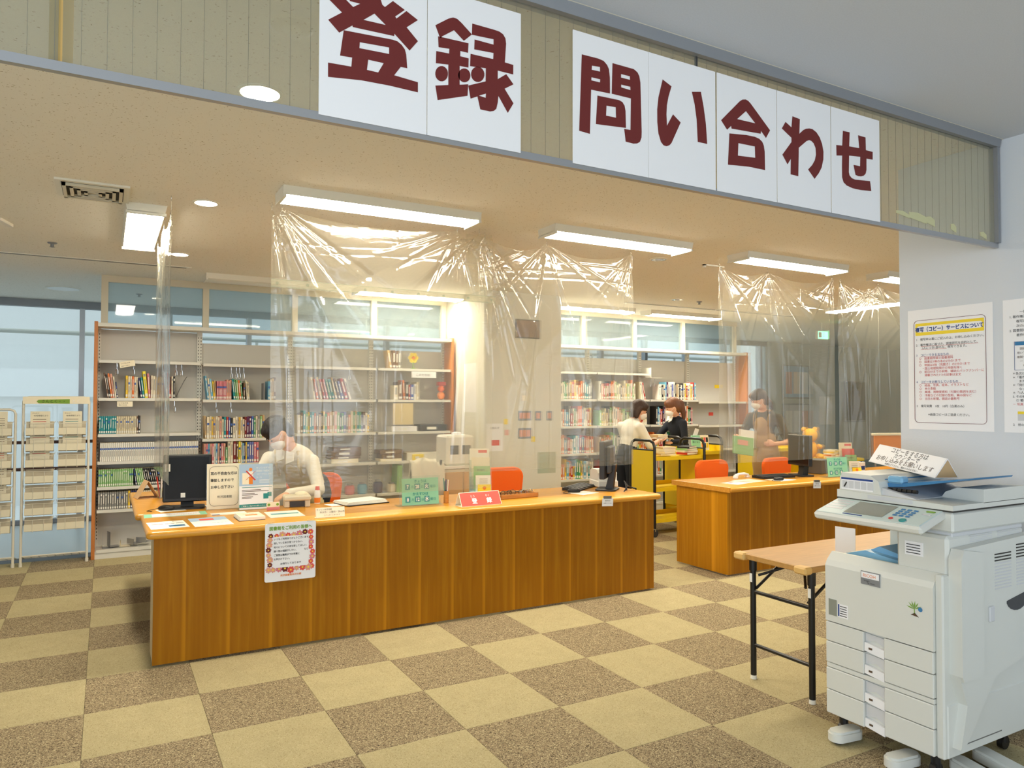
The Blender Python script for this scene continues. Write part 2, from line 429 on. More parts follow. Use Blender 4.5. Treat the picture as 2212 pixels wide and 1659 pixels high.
GLYPH = {'a':[[[631,2329,1967,2407,2106,2394,2226,2327,2317,2224,2358,2089,2390,1722,2200,1717,2019,1448,2701,1405,2702,1125,1877,1138,1107,1113,231,1012,228,1384,842,1416,859,1660,539,1639],[1062,2117,1870,2171,1872,1994,1054,1957],[1293,1705,1721,1709,1570,1424,1261,1425]],[[241,3035,581,2783,222,2500,512,2235,862,2513,872,2473,2012,2514,2016,2581,2454,2224,2694,2543,2364,2845,2691,3128,2357,3292,2072,3010,2038,3059,2310,3309,1970,3463,1746,3239,1671,3282,1638,3377,1608,3483,1510,3531,780,3441,783,3141,1064,3143,877,3007,476,3301,96,3141],[1158,2738,1456,2983,1769,2757]]],'b':[[[225,3118,620,3406,764,3476,888,3470,1035,3382,1352,3138,1100,2892,792,3119,428,2854,378,2788,347,2837]],[[307,2827,1247,2857,1232,2577,992,2574,987,2425,1253,2424,1246,2156,971,2144,973,1606,1242,1675,1222,1341,302,1031,233,1425,625,1524,622,2102,244,2054,255,2399,645,2420,651,2556,323,2525]],[[1362,3456,2064,3455,2240,3444,2363,3395,2441,3295,2464,3142,2425,2577,2708,2566,2704,2282,2189,2282,2189,2030,2471,2240,2714,1991,2418,1799,2715,1427,2525,1106,2213,1542,2191,1341,2148,1156,2060,1070,1940,1032,1627,1033,1534,1387,1317,1280,1242,1640,1796,1880,1800,2263,1296,2212,1312,2569,2040,2587,2049,2766,1428,2726,1438,3014,2050,3012,2049,3169,1352,3130],[1583,1422,1808,1527,1798,1402]],[[611,1800,591,1732,555,1670,505,1621,447,1589,386,1578,329,1589,281,1620,246,1668,229,1730,229,1797,249,1866,285,1927,334,1976,392,2009,452,2020,510,2010,559,1979,594,1931,612,1869]],[[1308,1908,1289,1845,1254,1788,1205,1743,1148,1713,1088,1703,1031,1713,983,1741,948,1786,930,1842,930,1904,949,1967,984,2023,1033,2069,1090,2098,1150,2109,1207,2100,1255,2072,1290,2027,1309,1971]],[[1754,2031,1733,1961,1693,1897,1638,1846,1574,1813,1507,1802,1443,1812,1390,1844,1351,1893,1331,1956,1331,2026,1352,2096,1392,2159,1446,2210,1510,2244,1577,2256,1641,2246,1695,2214,1735,2165,1755,2102]]],'c':[[[325,3455,951,3469,1165,3440,1297,3342,1369,3221,1405,2952,1409,2450,680,2421,632,1016,228,1042],[711,3186,1018,3216,1022,3068,699,3056],[692,2816,1027,2821,1022,2722,687,2717]],[[1507,3450,2365,3449,2516,3377,2592,3263,2634,3059,2683,1452,2675,1269,2611,1116,2497,1040,2334,1007,2031,1020,1968,1421,2223,1432,2243,2463,1476,2458],[1848,3173,2202,3177,2209,3064,1848,3059],[1850,2831,2219,2839,2226,2731,1855,2742]],[[920,2284,1768,2312,1903,2274,1989,2172,2026,2010,2042,1464,860,1368],[1271,2034,1633,2055,1645,1721,1254,1711]]],'d':[[[590,3375,974,3224,842,2845,771,2543,752,2235,772,1858,1036,2290,1370,2076,966,1310,878,1218,748,1162,618,1173,511,1264,405,1530,357,1907,355,2325,410,2739]],[[1876,3228,2288,3314,2413,2802,2513,2227,2568,1555,2134,1554,2088,2321,1999,2824]]],'e':[[[185,2510,1090,3359,1227,3450,1389,3488,1514,3463,1639,3388,2620,2598,2404,2273,2153,2492,2134,2384,685,2306,666,2399,471,2225],[1398,3067,961,2697,1861,2715]],[[579,2115,1403,2207,1832,2220,2061,2187,2214,2104,2290,1980,2335,1766,2347,1091,1519,1084,503,994],[1016,1845,1834,1868,1850,1460,988,1395]]],'f':[[[814,3349,1221,3319,1189,2758,1400,2932,1559,3016,1746,3063,1933,3066,2147,2987,2334,2819,2468,2585,2541,2302,2529,2006,2429,1677,2263,1431,2017,1171,1661,1479,1889,1683,2039,1889,2109,2120,2086,2372,1980,2536,1847,2604,1727,2610,1581,2548,1152,2220,1113,1137,693,1144,712,1726,531,1492,260,1811,752,2366,754,2527,240,2784,440,3067,758,2921]]],'g':[[[686,3329,1095,3343,1059,2776,1675,2812,1611,3320,2076,3316,2092,2802,2520,2803,2515,2483,2121,2465,2114,2006,2063,1849,1946,1747,1773,1689,1601,1676,1431,1696,1310,2079,1716,2092,1733,2470,1048,2407,1024,1744,1064,1622,1203,1533,1400,1507,2334,1582,2407,1194,1764,1136,1254,1136,891,1193,699,1292,613,1480,611,1916,630,2338,293,2285,279,2696,636,2736]]]}
# ================================================================== SETTING
H = 2.69
floor = struct(MB().box(-3, -8, -.06, 16, 4.75, -.008).build('floor', 'dark_grey'), 'checkered beige and brown carpet tile floor')
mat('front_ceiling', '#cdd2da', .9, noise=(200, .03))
tiles = []
inv = co.matrix_world.inverted()
def proj(p):
    q = inv @ Vector(p)
    if q.z > -.05: return None
    return (1106 + 1581.7*q.x/-q.z, 829.5 - 1581.7*q.y/-q.z, -q.z)
tm = [MB().cbox(-.2496, -.2496, -.008, .2496, .2496, 0, .0015).mesh('carpet_tile', m) for m in ('carpet_light', 'carpet_dark')]
for i in range(-6, 32):
    for j in range(-16, 10):
        cx, cy = .5*i+.25, .5*j+.25
        if cy > 4.7 or (j == 9 and False): continue
        q = proj((cx, cy, 0))
        vis = q and -200 < q[0] < 2400 and 700 < q[1] < 2100
        tiles.append(((q[2] if vis else 99), i, j, cx, cy))
tiles.sort()
rest = MB()
for n, (d, i, j, cx, cy) in enumerate(tiles):
    k = (i+j) % 2
    if n < 290 and d < 99:
        o = bpy.data.objects.new('carpet_tile', tm[k]); COL.objects.link(o); o.parent = floor; o.location = (cx, cy, 0)
    else: rest.box(cx-.2496, cy-.2496, -.008, cx+.2496, cy+.2496, 0, k)
ro = rest.build('carpet_tile_field', ['carpet_light', 'carpet_dark'], floor); ro['kind'] = 'stuff'
struct(MB().box(-3, 4.75, -.06, 16, 7.05, -.004).build('floor_corridor', 'stone_floor'), 'pale blue polished corridor floor behind the shelves')
struct(MB().box(-3, -1.66, H, 16, 7.05, H+.1).build('ceiling', 'ceiling'), 'cream speckled ceiling above the counters')
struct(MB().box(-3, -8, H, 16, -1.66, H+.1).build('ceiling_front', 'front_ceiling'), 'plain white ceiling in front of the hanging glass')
struct(MB().box(3.7, -8, 0, 3.98, -1.14, H).build('wall_right', 'front_wall'), 'white wall with notices behind the copier')
struct(MB().box(3.694, -8, 0, 3.70, -1.14, .06).build('baseboard_right', 'alu_grey'))
wl = MB().box(-3.1, -2.1, 0, -3, 7.05, H).box(-3.1, -8, 0, -3, -2.1, .38).box(-3.1, -8, 2.46, -3, -2.1, H)
for k in range(4): wl.box(-3.1, -8+k*1.93, .38, -3, -7.9+k*1.93, 2.46)
struct(wl.build('wall_left', 'front_wall'))
struct(MB().box(16, -8, 0, 16.1, 7.05, H).build('wall_far_right', 'blue_grey_wall'))
wf = MB().box(-3, -8.1, 0, 16, -8, .35).box(-3, -8.1, 2.45, 16, -8, H)
for k in range(7): wf.box(-3+k*3.1, -8.08, .35, -2.9+k*3.1, -8, 2.45)
struct(wf.build('wall_front', 'front_wall'))
struct(MB().cbox(3.66, 3.6, 0, 4.66, 4.62, H, .006).build('wall_column', 'column_paint'), 'square white painted column between the shelves')
struct(MB().box(11.75, 6.95, 0, 16, 7.05, H).build('wall_back', 'blue_grey_wall'), 'blue-grey wall at the far right')

# ---- facade windows
win = struct(MB().box(-3, 6.92, 2.60, 11.75, 7.02, H).box(-3, 6.92, 0, 11.75, 7.02, .05).build('window_1', 'alu_grey'), 'tall glazed facade beyond the shelves')
k = 0
xm = -2.18
while xm < 11.7:
    MB().box(xm, 6.90, .05, xm+.055, 7.03, 2.60).build('mullion', 'alu', win)
    MB().box(xm+.055, 6.965, .05, min(xm+.98, 11.75), 6.975, 2.60).build('pane', 'window_glass', win)
    xm += .98
for z in (.66, .977):
    MB().cyl((-3, 6.84, z), (11.75, 6.84, z), .02).build('handrail', 'rail_brown', win, smooth=True)
# outdoors, seen hazily through the glass
tag(MB().box(-12, 13, -3, 24, 13.3, 3.6).box(-12, 12.8, 1.55, 24, 13, 1.72).build('outside_building', 'outside_wall'), 'pale building wall outside the facade glass', 'building')
t = thing('balcony_railing', 'white balcony railing outside the facade glass', 'railing', (0, 7.7, 0))
MB().cyl((-4, 0, 2.36), (12, 0, 2.36), .03).build('rail', 'white_paint', t, smooth=True)
for x in range(-4, 13, 2): MB().cyl((x, 0, -.5), (x, 0, 2.36), .02).build('post', 'white_paint', t, smooth=True)
struct(MB().box(-12, 7.1, -.6, 24, 13, -.5).build('ground_outside', 'outside_wall'))

# ---- glazed partition standing on the shelf line
def partition(n, x0, x1, posts, label):
    p = struct(MB().box(x0, 4.60, 2.625, x1, 4.66, H).build('window_%d' % n, 'cream_metal'), label)
    for x in posts: MB().box(x-.03, 4.595, 2.2, x+.03, 4.665, 2.625).build('post', 'cream_metal', p)
    for a, b in zip(posts[:-1], posts[1:]): MB().box(a+.03, 4.628, 2.2, b-.03, 4.633, 2.625).build('pane', 'clerestory_glass', p)
    return p
partition(2, .02, 3.66, [.05, .96, 1.86, 2.75, 3.62], 'glazed strip above the left bookshelves')
partition(3, 4.66, 8.5, [4.75, 5.66, 6.53, 7.42, 8.45], 'glazed strip above the right bookshelves')

# ---- hanging wired glass (smoke barrier) with the big sign sheets
GY = -1.625
t = thing('hanging_glass_screen', 'wired glass screen hanging from the ceiling across the room', 'glass screen', (0, GY, 2.18))
MB().prism([(-.009, .006), (.009, .006), (.009, .028), (-.009, .028)], 'x', -3, 3.69).build('bottom_rail', 'alu', t)
MB().prism([(-.022, .475), (.022, .475), (.03, .51), (-.03, .51)], 'x', -3, 3.69).build('top_rail', 'alu_grey', t)
MB().box(3.672, -.02, .028, 3.69, .02, .475).build('end_rail', 'alu_grey', t)
xs = [-3, -1.89, -.03, 1.83, 3.672]
for a, b in zip(xs[:-1], xs[1:]): MB().box(a+.004, -.0035, .028, b-.004, .0035, .475).build('pane', 'wired_glass', t)
wr = MB(); x = -2.97
while x < 3.66: wr.box(x-.0004, -.0005, .028, x+.0004, .0005, .475); x += .0505
wr.build('wires', 'grey_plastic', t)['kind'] = 'stuff'
mat('joint_tape', '#c9a766', .7)
MB().box(-.052, .004, .03, -.03, .008, .475).build('joint_strip', 'joint_tape', t)
MB().box(-.03, .004, .03, -.006, .010, .475).build('joint_strip', 'corner_rubber', t)
MB().box(1.827, -.005, .03, 1.833, .005, .475).build('joint_strip', 'dark_grey', t)
mat('old_glue', '#c9c69a', .8)
for (a, b, c, d) in ((2.93, .075, 3.02, .085), (3.02, .066, 3.14, .09), (3.14, .06, 3.2, .085), (3.32, .052, 3.36, .075), (3.55, .05, 3.6, .066)):
    MB().prism([(a, b), (c, b-.012), (c, d-.008), ((a+c)/2, d+.004), (a, d)], 'y', -.0052, -.0038).build('glue_mark', 'old_glue', t)

# ---- big sign sheets
SX = [.534, .8325, 1.314, 1.612, 1.916, 2.216, 2.517]
SL = ['first white sheet from the left on the hanging glass, dark red kanji 登', 'second white sheet from the left on the hanging glass, dark red kanji 録',
      'third sheet on the hanging glass, dark red gate-shaped kanji 問', 'fourth sheet on the hanging glass, two-stroke dark red hiragana い',
      'fifth sheet on the hanging glass, dark red roof-topped kanji 合', 'sixth sheet on the hanging glass, looping dark red hiragana わ',
      'rightmost sheet on the hanging glass, hooked dark red hiragana せ']
for i, k in enumerate('abcdefg'):
    w = .2965
    o = MB().box(0, 0, 0, w, .002, .416).build('sign_sheet', 'white_sheet', None, (SX[i], GY-.0115, 2.2))
    tag(o, SL[i], 'sign', 'large sign sheets on the hanging glass')
    outline(GLYPH[k], 'maroon', o, 'character', -.0006)

# ================================================================== CEILING FITTINGS
def fixture(label, loc, rz, lit=True, L=1.25, w=.235, group='ceiling fluorescent lights'):
    t = thing('fluorescent_light', label, 'ceiling light', loc, rz, group)
    MB().prism([(-w/2, 0), (w/2, 0), (w/2-.012, -.05), (-w/2+.012, -.05)], 'x', 0, L).build('housing', 'white_metal', t)
    b = MB(); n = 8
    pts = [(-w/2+.014, -.05)] + [(-(w/2-.014)*math.cos(PI*i/n), -.05-.014*math.sin(PI*i/n)) for i in range(1, n)] + [(w/2-.014, -.05)]
    b.prism(pts, 'x', .02, L-.02).build('lens', 'tube_lens' if lit else 'white_metal', t)
    for xx in (0, L-.018): MB().box(xx, -w/2+.004, -.066, xx+.018, w/2-.004, -.048).build('end_cap', 'white_metal', t)
    return t
for i, x in enumerate((.93, 2.745, 4.585, 6.395)):
    fixture(['lit ceiling fluorescent light over the left end of the near counter', 'lit ceiling fluorescent light over the right end of the near counter',
             'lit ceiling fluorescent light over the far counter', 'lit ceiling fluorescent light beside the white wall edge'][i], (x, .83, H), 0)
fixture('lit ceiling fluorescent light seen end on beside the narrow clear curtain', (.275, 1.55, H), PI/2)
fixture('unlit ceiling fluorescent light over the left bookshelves', (.89, 4.08, H), 0, False)
fixture('lit ceiling fluorescent light in front of the left bookshelves by the column', (2.40, 4.2, H), 0)
fixture('lit ceiling fluorescent light over the right bookshelves beside the column', (4.85, 4.15, H), 0)
fixture('lit ceiling fluorescent light over the right end of the right bookshelves', (6.35, 4.15, H), 0)
fixture('lit slanting ceiling fluorescent light at the far right', (8.3, 1.55, H), PI/2)
def downlight(label, x, y, lit, r=.065, mt='lamp_disc'):
    t = thing('downlight', label, 'ceiling light', (x, y, H), 0, 'recessed downlights')
    MB().lathe([(r+.012, 0), (r+.012, -.003), (r, -.006), (r, -.001)], n=28).build('rim', 'white_metal', t, smooth=30)
    if lit: MB().lathe([(r, -.004), (r*.7, -.007), (.001, -.009)], n=28).build('lamp', mt, t, smooth=True)
    else:
        MB().lathe([(r, .0), (r, -.0045), (r*.8, -.005)], n=28).build('reflector', 'chrome', t, smooth=True)
        MB().sph((0, 0, -.006), (.028, .028, .012)).build('bulb', 'lamp_off', t, smooth=True)
downlight('lit round downlight between the vent and the curtain', .594, 1.341, True)
downlight('small lit round downlight behind the narrow clear curtain', .592, 3.147, True)
downlight('bright downlight shining through the hanging glass', .587, -.5, True, .075, 'lamp_glow')
downlight('unlit downlight between the second and third counter lights', 4.192, 1.346, False)
downlight('unlit downlight above the right bookshelves', 6.003, 3.141, False)
downlight('unlit downlight reflected in the hanging glass', .585, -2.18, False, .075)
t = thing('round_ceiling_hatch', 'large pale round ceiling fitting near the facade glass', 'ceiling fitting', (-.346, 5.8, H))
MB().lathe([(.17, 0), (.17, -.004), (.155, -.006), (.15, -.002)], n=32).build('rim', 'white_metal', t, smooth=30)
MB().cyl((0, 0, -.0075), (0, 0, -.004), .15, n=32).build('disc', 'lamp_off', t)
for (x, y, lb) in ((-.307, 3.149, 'small dark sprinkler head left of the narrow curtain'), (.391, 5.848, 'small dark sprinkler head above the glazed strip'), (6.36, 3.15, 'small dark sprinkler head above the right bookshelves')):
    tag(MB().lathe([(.035, 0), (.03, -.008), (.012, -.012), (.012, -.03), (.02, -.034), (.004, -.038)], n=14).build('sprinkler_head', 'alu_grey', None, (x, y, H), smooth=30), lb, 'sprinkler', 'ceiling sprinkler heads')
t = thing('air_vent', 'square white ceiling air diffuser left of the lights', 'air vent', (-.01, 1.37, H))
MB().box(-.185, -.185, -.012, .185, .185, 0).build('frame', 'white_metal', t)
MB().box(-.155, -.155, -.0125, .155, .155, -.010).build('opening', 'dark_slot', t)
for r_ in (.15, .115, .08, .045):
    b = MB()
    for (x0, y0, x1, y1) in ((-r_, -r_, r_, -r_+.018), (-r_, r_-.018, r_, r_), (-r_, -r_, -r_+.018, r_), (r_-.018, -r_, r_, r_)): b.box(x0, y0, -.028, x1, y1, -.012)
    b.build('louvre', 'cream_metal', t)
t = thing('slot_diffuser', 'long narrow ceiling slot diffuser left of the curtain', 'air vent', (-3, 3.78, H))
MB().box(0, -.035, -.006, 3.74, .035, 0).build('frame', 'white_metal', t)
for y in (-.018, .006): MB().box(.01, y, -.0066, 3.7, y+.012, -.0058).build('slot', 'dark_slot', t)
t = thing('slot_diffuser', 'long narrow ceiling slot diffuser above the right bookshelves', 'air vent', (5.6, 3.62, H))
MB().box(0, -.035, -.006, 3.0, .035, 0).build('frame', 'white_metal', t)
for y in (-.018, .006): MB().box(.01, y, -.0066, 2.96, y+.012, -.0058).build('slot', 'dark_slot', t)
tag(MB().box(-.12, -.012, -.012, .12, .012, 0).box(-.12, -.012, -.03, -.10, .012, 0).build('ceiling_bracket', 'white_metal', None, (4.8, 1.32, H)), 'thin white bracket on the ceiling left of the third light', 'bracket')
tag(MB().box(-.10, -.018, -.02, .10, .018, 0).build('ceiling_bracket', 'white_metal', None, (-.55, 2.5, H), (0, 0, 1.3)), 'short white bracket on the ceiling at the left edge', 'bracket')
def exit_sign(label, loc, s):
    t = thing('exit_sign', label, 'exit sign', loc, 0, 'green exit signs')
    MB().cbox(-s, -.02, -s*.55, s, .02, s*.55, .004).build('box', 'white_metal', t)
    MB().box(-s*.94, -.0215, -s*.48, s*.94, -.02, s*.48).build('face', 'exit_green', t)
    MB().box(-s*.8, -.0222, -s*.3, -s*.25, -.0215, s*.35).build('doorway', 'white_ink', t)
    MB().cyl((0, 0, s*.55), (0, 0, H-loc[2]), .008).build('hanger', 'white_metal', t)
exit_sign('green exit sign glowing through the curtain over the far counter', (9.67, 4.0, 2.50), .12)
exit_sign('green exit sign behind the clear curtain above the left bookshelves', (2.95, 5.5, 2.30), .085)

# ================================================================== CLEAR VINYL CURTAINS
def curtain(label, x0, x1, z0, z1, hooks, seed, nx=260, nz=230, sag=.05, hem=None, loc=(0, 1.15, 0), rz=0, amp=1., creases=(), streaks=()):
    rnd = random.Random(seed)
    t = thing('vinyl_curtain', label, 'curtain', (loc[0], loc[1], 0), rz, 'clear vinyl splash curtains over the counters')
    hk = [x0+(x1-x0)*h for h in hooks]
    ph = [rnd.uniform(0, 6.28) for _ in range(12)]
    rl = [rnd.choice((.35, .5, 1.0)) for _ in hk]
    ridges = [[(rnd.uniform(-1.35, 1.35), rnd.choice((-1, 1))*rnd.uniform(.05, .14), rnd.uniform(.018, .05)) for _ in range(12)] for _ in hk]
    lines = [(rnd.uniform(x0+.05, x1-.05), rnd.uniform(.004, .009), rnd.uniform(-.05, .05)) for _ in range(9)]
    def disp(x, z):
        y = 0
        for n, h in enumerate(hk):
            dx = x-h; dz = z1-z; r_ = math.hypot(dx, dz)+.02
            th = math.atan2(dx, dz+.01)
            y += .007*amp*math.sin(th*7+ph[n])*math.exp(-r_/.45)*min(1, r_/.10)
            q_ = min(r_, .16)*math.exp(-r_/rl[n])
            for (tk, a_, w_) in ridges[n]:
                g_ = (th-tk)/w_
                if -4 < g_ < 4: y += amp*a_*q_*math.exp(-g_*g_)
        f = (z1-z)/(z1-z0)
        y += .008*amp*math.sin(2*PI*(x-x0)/.83+ph[6]+.6*f) * (.4+.6*f)
        for (lx, a, sl) in lines:
            d = x-lx-sl*f
            y += a*.6*amp*math.exp(-(d/.006)**2) * (.2+.8*f) + .0007*math.sin(d*900)*math.exp(-(d/.012)**2)*math.sin(z*60+lx*9)
        for (xa, za, xb, zb, a) in streaks:
            if zb < z < za:
                u = (za-z)/(za-zb); d = (x-xa-(xb-xa)*u)/.0085
                if -3 < d < 3: y += a*math.exp(-d*d)*min(1, 5*u, 3*(1-u))
        for (cz, a) in creases: y += a*math.exp(-((z-cz-.02*math.sin(3*x+ph[8]))/.007)**2)*(.5+.5*math.sin(2.2*x+ph[9]+cz*40))
        return y
    vs = []; fs = []
    for j in range(nz+1):
        for i in range(nx+1):
            x = x0+(x1-x0)*i/nx
            top = z1
            for a, b in zip(hk[:-1], hk[1:]):
                if a <= x <= b: u = (x-a)/(b-a); top = z1 - sag*4*u*(1-u)
            z = z0+(top-z0)*(j/nz)**.93
            vs.append((x, disp(x, z), z))
    for j in range(nz):
        for i in range(nx): a = j*(nx+1)+i; fs.append((a, a+1, a+nx+2, a+nx+1))
    b = MB(); b.add(vs, fs); b.build('sheet', 'vinyl', t, smooth=True)
    for h in hk:
        zt = z1
        MB().tube([(h, .0, H), (h, 0, H-.012), (h+.008, 0, H-.022), (h, 0, H-.032), (h-.007, 0, H-.024)], .0018, 6).build('hook', 'chrome', t, smooth=True)
        MB().tube([(h, .0, H-.03), (h, 0, zt-.015)], .0012, 5).build('string', 'white_paint', t)
    if hem:
        hz, hx = hem
        MB().box(x0-.004, -.026, hz, hx, -.024, hz+.048).build('hem_band', 'vinyl', t)
        for q in (hz+.001, hz+.045): MB().box(x0-.004, -.0275, q, hx, -.0265, q+.0035).build('seam', 'acrylic', t)
        n = 9
        for i in range(n):
            xx = x0+.03+(hx-x0-.06)*i/(n-1)
            MB().lathe([(.010, 0), (.010, .003), (.006, .004)], n=14).build('grommet', 'acrylic', t, (xx, -.027, hz+.024), (PI/2, 0, 0))
    return t
curtain('wide clear vinyl curtain hanging over the left half of the near counter', .945, 2.47, .86, 2.655, (0, .04, .82, .93), 3, hem=(2.165, 2.48), creases=((2.47, .006), (2.52, .005), (2.42, .005)), loc=(0, 1.12, 0),
        streaks=((.96, 2.65, .99, 2.25, .009), (.97, 2.65, 1.08, 2.2, .01), (.98, 2.65, 1.17, 2.22, .01), (1.0, 2.64, 1.25, 2.4, .008), (1.02, 2.1, 1.06, .9, .006), (1.09, 2.0, 1.12, 1.0, .006), (1.2, 2.1, 1.25, .9, .007), (1.215, 2.0, 1.24, .95, -.006), (1.61, 1.8, 1.60, 1.1, .004), (1.67, 1.8, 1.66, 1.1, .004),
                 (2.20, 2.6, 2.21, 2.2, .009), (2.26, 2.62, 2.08, 2.25, .011), (2.22, 1.9, 2.14, 1.0, .007), (2.26, 1.9, 2.22, 1.0, .006), (2.36, 2.6, 2.40, 1.9, .007)))
curtain('clear vinyl curtain gathered in folds over the right half of the near counter', 2.30, 3.80, .965, 2.66, (.10, .45, .985), 11, sag=.07, creases=((2.45, .007), (2.40, .006), (2.33, .006), (2.52, .006)), loc=(0, 1.20, 0), amp=1.1,
        streaks=((2.45, 2.63, 2.60, 1.85, .012), (2.45, 2.63, 2.52, 1.55, .010), (2.46, 2.62, 2.95, 1.95, .010), (2.47, 2.63, 3.02, 2.15, .011), (2.46, 2.6, 2.72, 1.5, .008), (2.45, 2.6, 2.38, 1.6, .009), (2.48, 2.55, 2.82, 1.75, .007), (2.47, 2.5, 2.9, 1.3, .006),
                 (3.77, 2.65, 3.48, 2.38, .011), (3.77, 2.65, 3.60, 2.25, .011), (3.78, 2.65, 3.68, 2.0, .010), (3.78, 2.65, 3.74, 1.7, .009), (3.79, 2.6, 3.77, 1.2, .007), (3.66, 2.1, 3.58, 1.4, .006), (2.98, 2.65, 2.88, 2.4, .010), (2.98, 2.65, 3.08, 2.42, .010), (2.98, 2.65, 3.2, 2.5, .009)))
curtain('clear vinyl curtain hanging over the left of the far counter', 4.735, 6.26, .93, 2.66, (.01, .40, .985), 21, sag=.06, loc=(0, 1.2, 0), amp=1.1, creases=((2.5, .006), (2.36, .004)),
        streaks=((4.76, 2.64, 4.82, 1.9, .010), (4.76, 2.64, 4.9, 2.45, .010), (4.77, 2.64, 5.0, 2.5, .010), (5.345, 2.64, 5.35, 1.0, .009), (5.36, 2.64, 5.5, 2.3, .010), (5.36, 2.64, 5.75, 2.35, .010), (5.36, 2.64, 5.95, 2.0, .012), (5.35, 2.64, 5.2, 2.45, .009), (6.24, 2.64, 6.12, 1.0, .010), (6.23, 2.64, 6.02, 2.3, .009), (6.24, 2.64, 6.18, 1.7, .008), (4.84, 2.0, 4.88, 1.0, .005), (5.6, 2.0, 5.62, 1.6, .005)))
curtain('clear vinyl curtain nearest the white wall edge over the far counter', 6.345, 7.85, .90, 2.66, (.01, .4, .985), 31, sag=.06, loc=(0, 1.2, 0), amp=1.1, creases=((2.5, .006),),
        streaks=((6.37, 2.64, 6.5, .95, .011), (6.37, 2.64, 6.42, 1.6, .010), (6.38, 2.64, 6.65, 2.4, .010), (6.38, 2.64, 6.8, 2.5, .010), (6.95, 2.63, 6.96, 1.2, .009), (6.95, 2.63, 7.15, 2.4, .010), (6.6, 2.1, 6.66, 1.6, .006), (7.1, 2.1, 7.14, 1.5, .006)))
curtain('narrow clear vinyl curtain seen edge on above the black monitor', 1.25, 2.55, .97, 2.62, (.02, .5, .98), 41, nx=150, loc=(.395, 0, 0), rz=PI/2, amp=.8)
# ================================================================== COUNTERS
def slab(x0, x1, y0, y1, z0, z1, r=.03, e=.016, n=5, round_ends=True):
    """table top with bull-nosed edges"""
    b = MB(); prof = []
    h = (z1-z0)/2
    for i in range(n+1): t = PI/2*i/n; prof.append((e*(1-math.sin(t)), z0+e*(1-math.cos(t))))
    for i in range(n+1): t = PI/2*i/n; prof.append((e*(1-math.cos(t)), z1-e*(1-math.sin(t))))
    rings = []
    cx, cy = (x0+x1)/2, (y0+y1)/2
    for (ins, z) in prof: rings.append([(p[0], p[1], z) for p in rrect(x1-x0-2*ins, y1-y0-2*ins, max(r-ins, .003), 4, cx, cy)])
    N = len(rings[0]); vs = [p for q in rings for p in q]; fs = [tuple(range(N-1, -1, -1)), tuple(range((len(rings)-1)*N, len(rings)*N))]
    for j in range(len(rings)-1):
        for i in range(N): fs.append((j*N+i, j*N+(i+1) % N, (j+1)*N+(i+1) % N, (j+1)*N+i))
    return b.add(vs, fs)
def glides(t, pts):
    for (x, y) in pts: MB().cyl((x, y, 0), (x, y, .014), .013, .011, 10).build('glide_foot', 'chrome', t, smooth=30)
t = thing('reception_counter', 'long wooden counter with vertical veneer in front of the left bookshelves', 'counter', (0, 0, 0))
MB().box(.312, 1.0, .014, 3.838, 1.022, .708).build('front_panel', 'counter_front', t)
MB().box(.313, 1.022, .014, .334, 1.27, .708).build('side_panel', 'laminate_side', t)
MB().box(3.816, 1.022, .014, 3.837, 1.27, .708).build('side_panel', 'laminate_side', t)
MB().box(1.9, 1.04, .014, 1.92, 1.60, .708).build('support_panel', 'laminate_side', t)
MB().box(.334, 1.022, .05, 3.816, 1.04, .70).build('inner_panel', 'counter_side', t)
slab(.272, 3.892, .955, 1.715, .708, .75, .035, .018).build('countertop', 'counter_top', t, smooth=50)
glides(t, [(x, 1.05) for x in (.35, 1.2, 2.1, 3.0, 3.78)])
t = thing('return_desk', 'lower wooden side desk joining the back of the near counter', 'desk', (0, 0, 0))
slab(.243, .86, 1.73, 3.05, .706, .746, .02, .018).build('desktop', 'counter_top', t, smooth=50)
MB().box(.70, 1.78, .014, .722, 3.0, .706).build('side_panel', 'counter_side', t)
MB().box(.42, 2.96, .014, .70, 2.98, .706).build('end_panel', 'counter_side', t)
MB().box(.42, 1.80, .014, .70, 1.82, .706).build('end_panel', 'counter_side', t)
glides(t, [(.71, 1.8), (.44, 2.97), (.71, 2.95)])
t = thing('reception_counter', 'second wooden counter behind the folding table with square-cut end', 'counter', (0, 0, 0))
MB().box(4.685, 1.035, .014, 8.25, 1.057, .708).build('front_panel', 'counter_front', t)
MB().box(4.663, 1.035, .014, 4.685, 1.66, .708).build('side_panel', 'counter_side', t)
MB().box(8.25, 1.035, .014, 8.27, 1.66, .708).build('side_panel', 'counter_side', t)
slab(4.655, 8.30, .985, 1.715, .708, .75, .006, .018).build('countertop', 'counter_top', t, smooth=50)
MB().box(4.648, .992, .708, 4.656, 1.712, .75).build('edge_band', 'counter_edge', t)
glides(t, [(x, 1.08) for x in (4.7, 5.6, 6.5, 7.4, 8.2)])

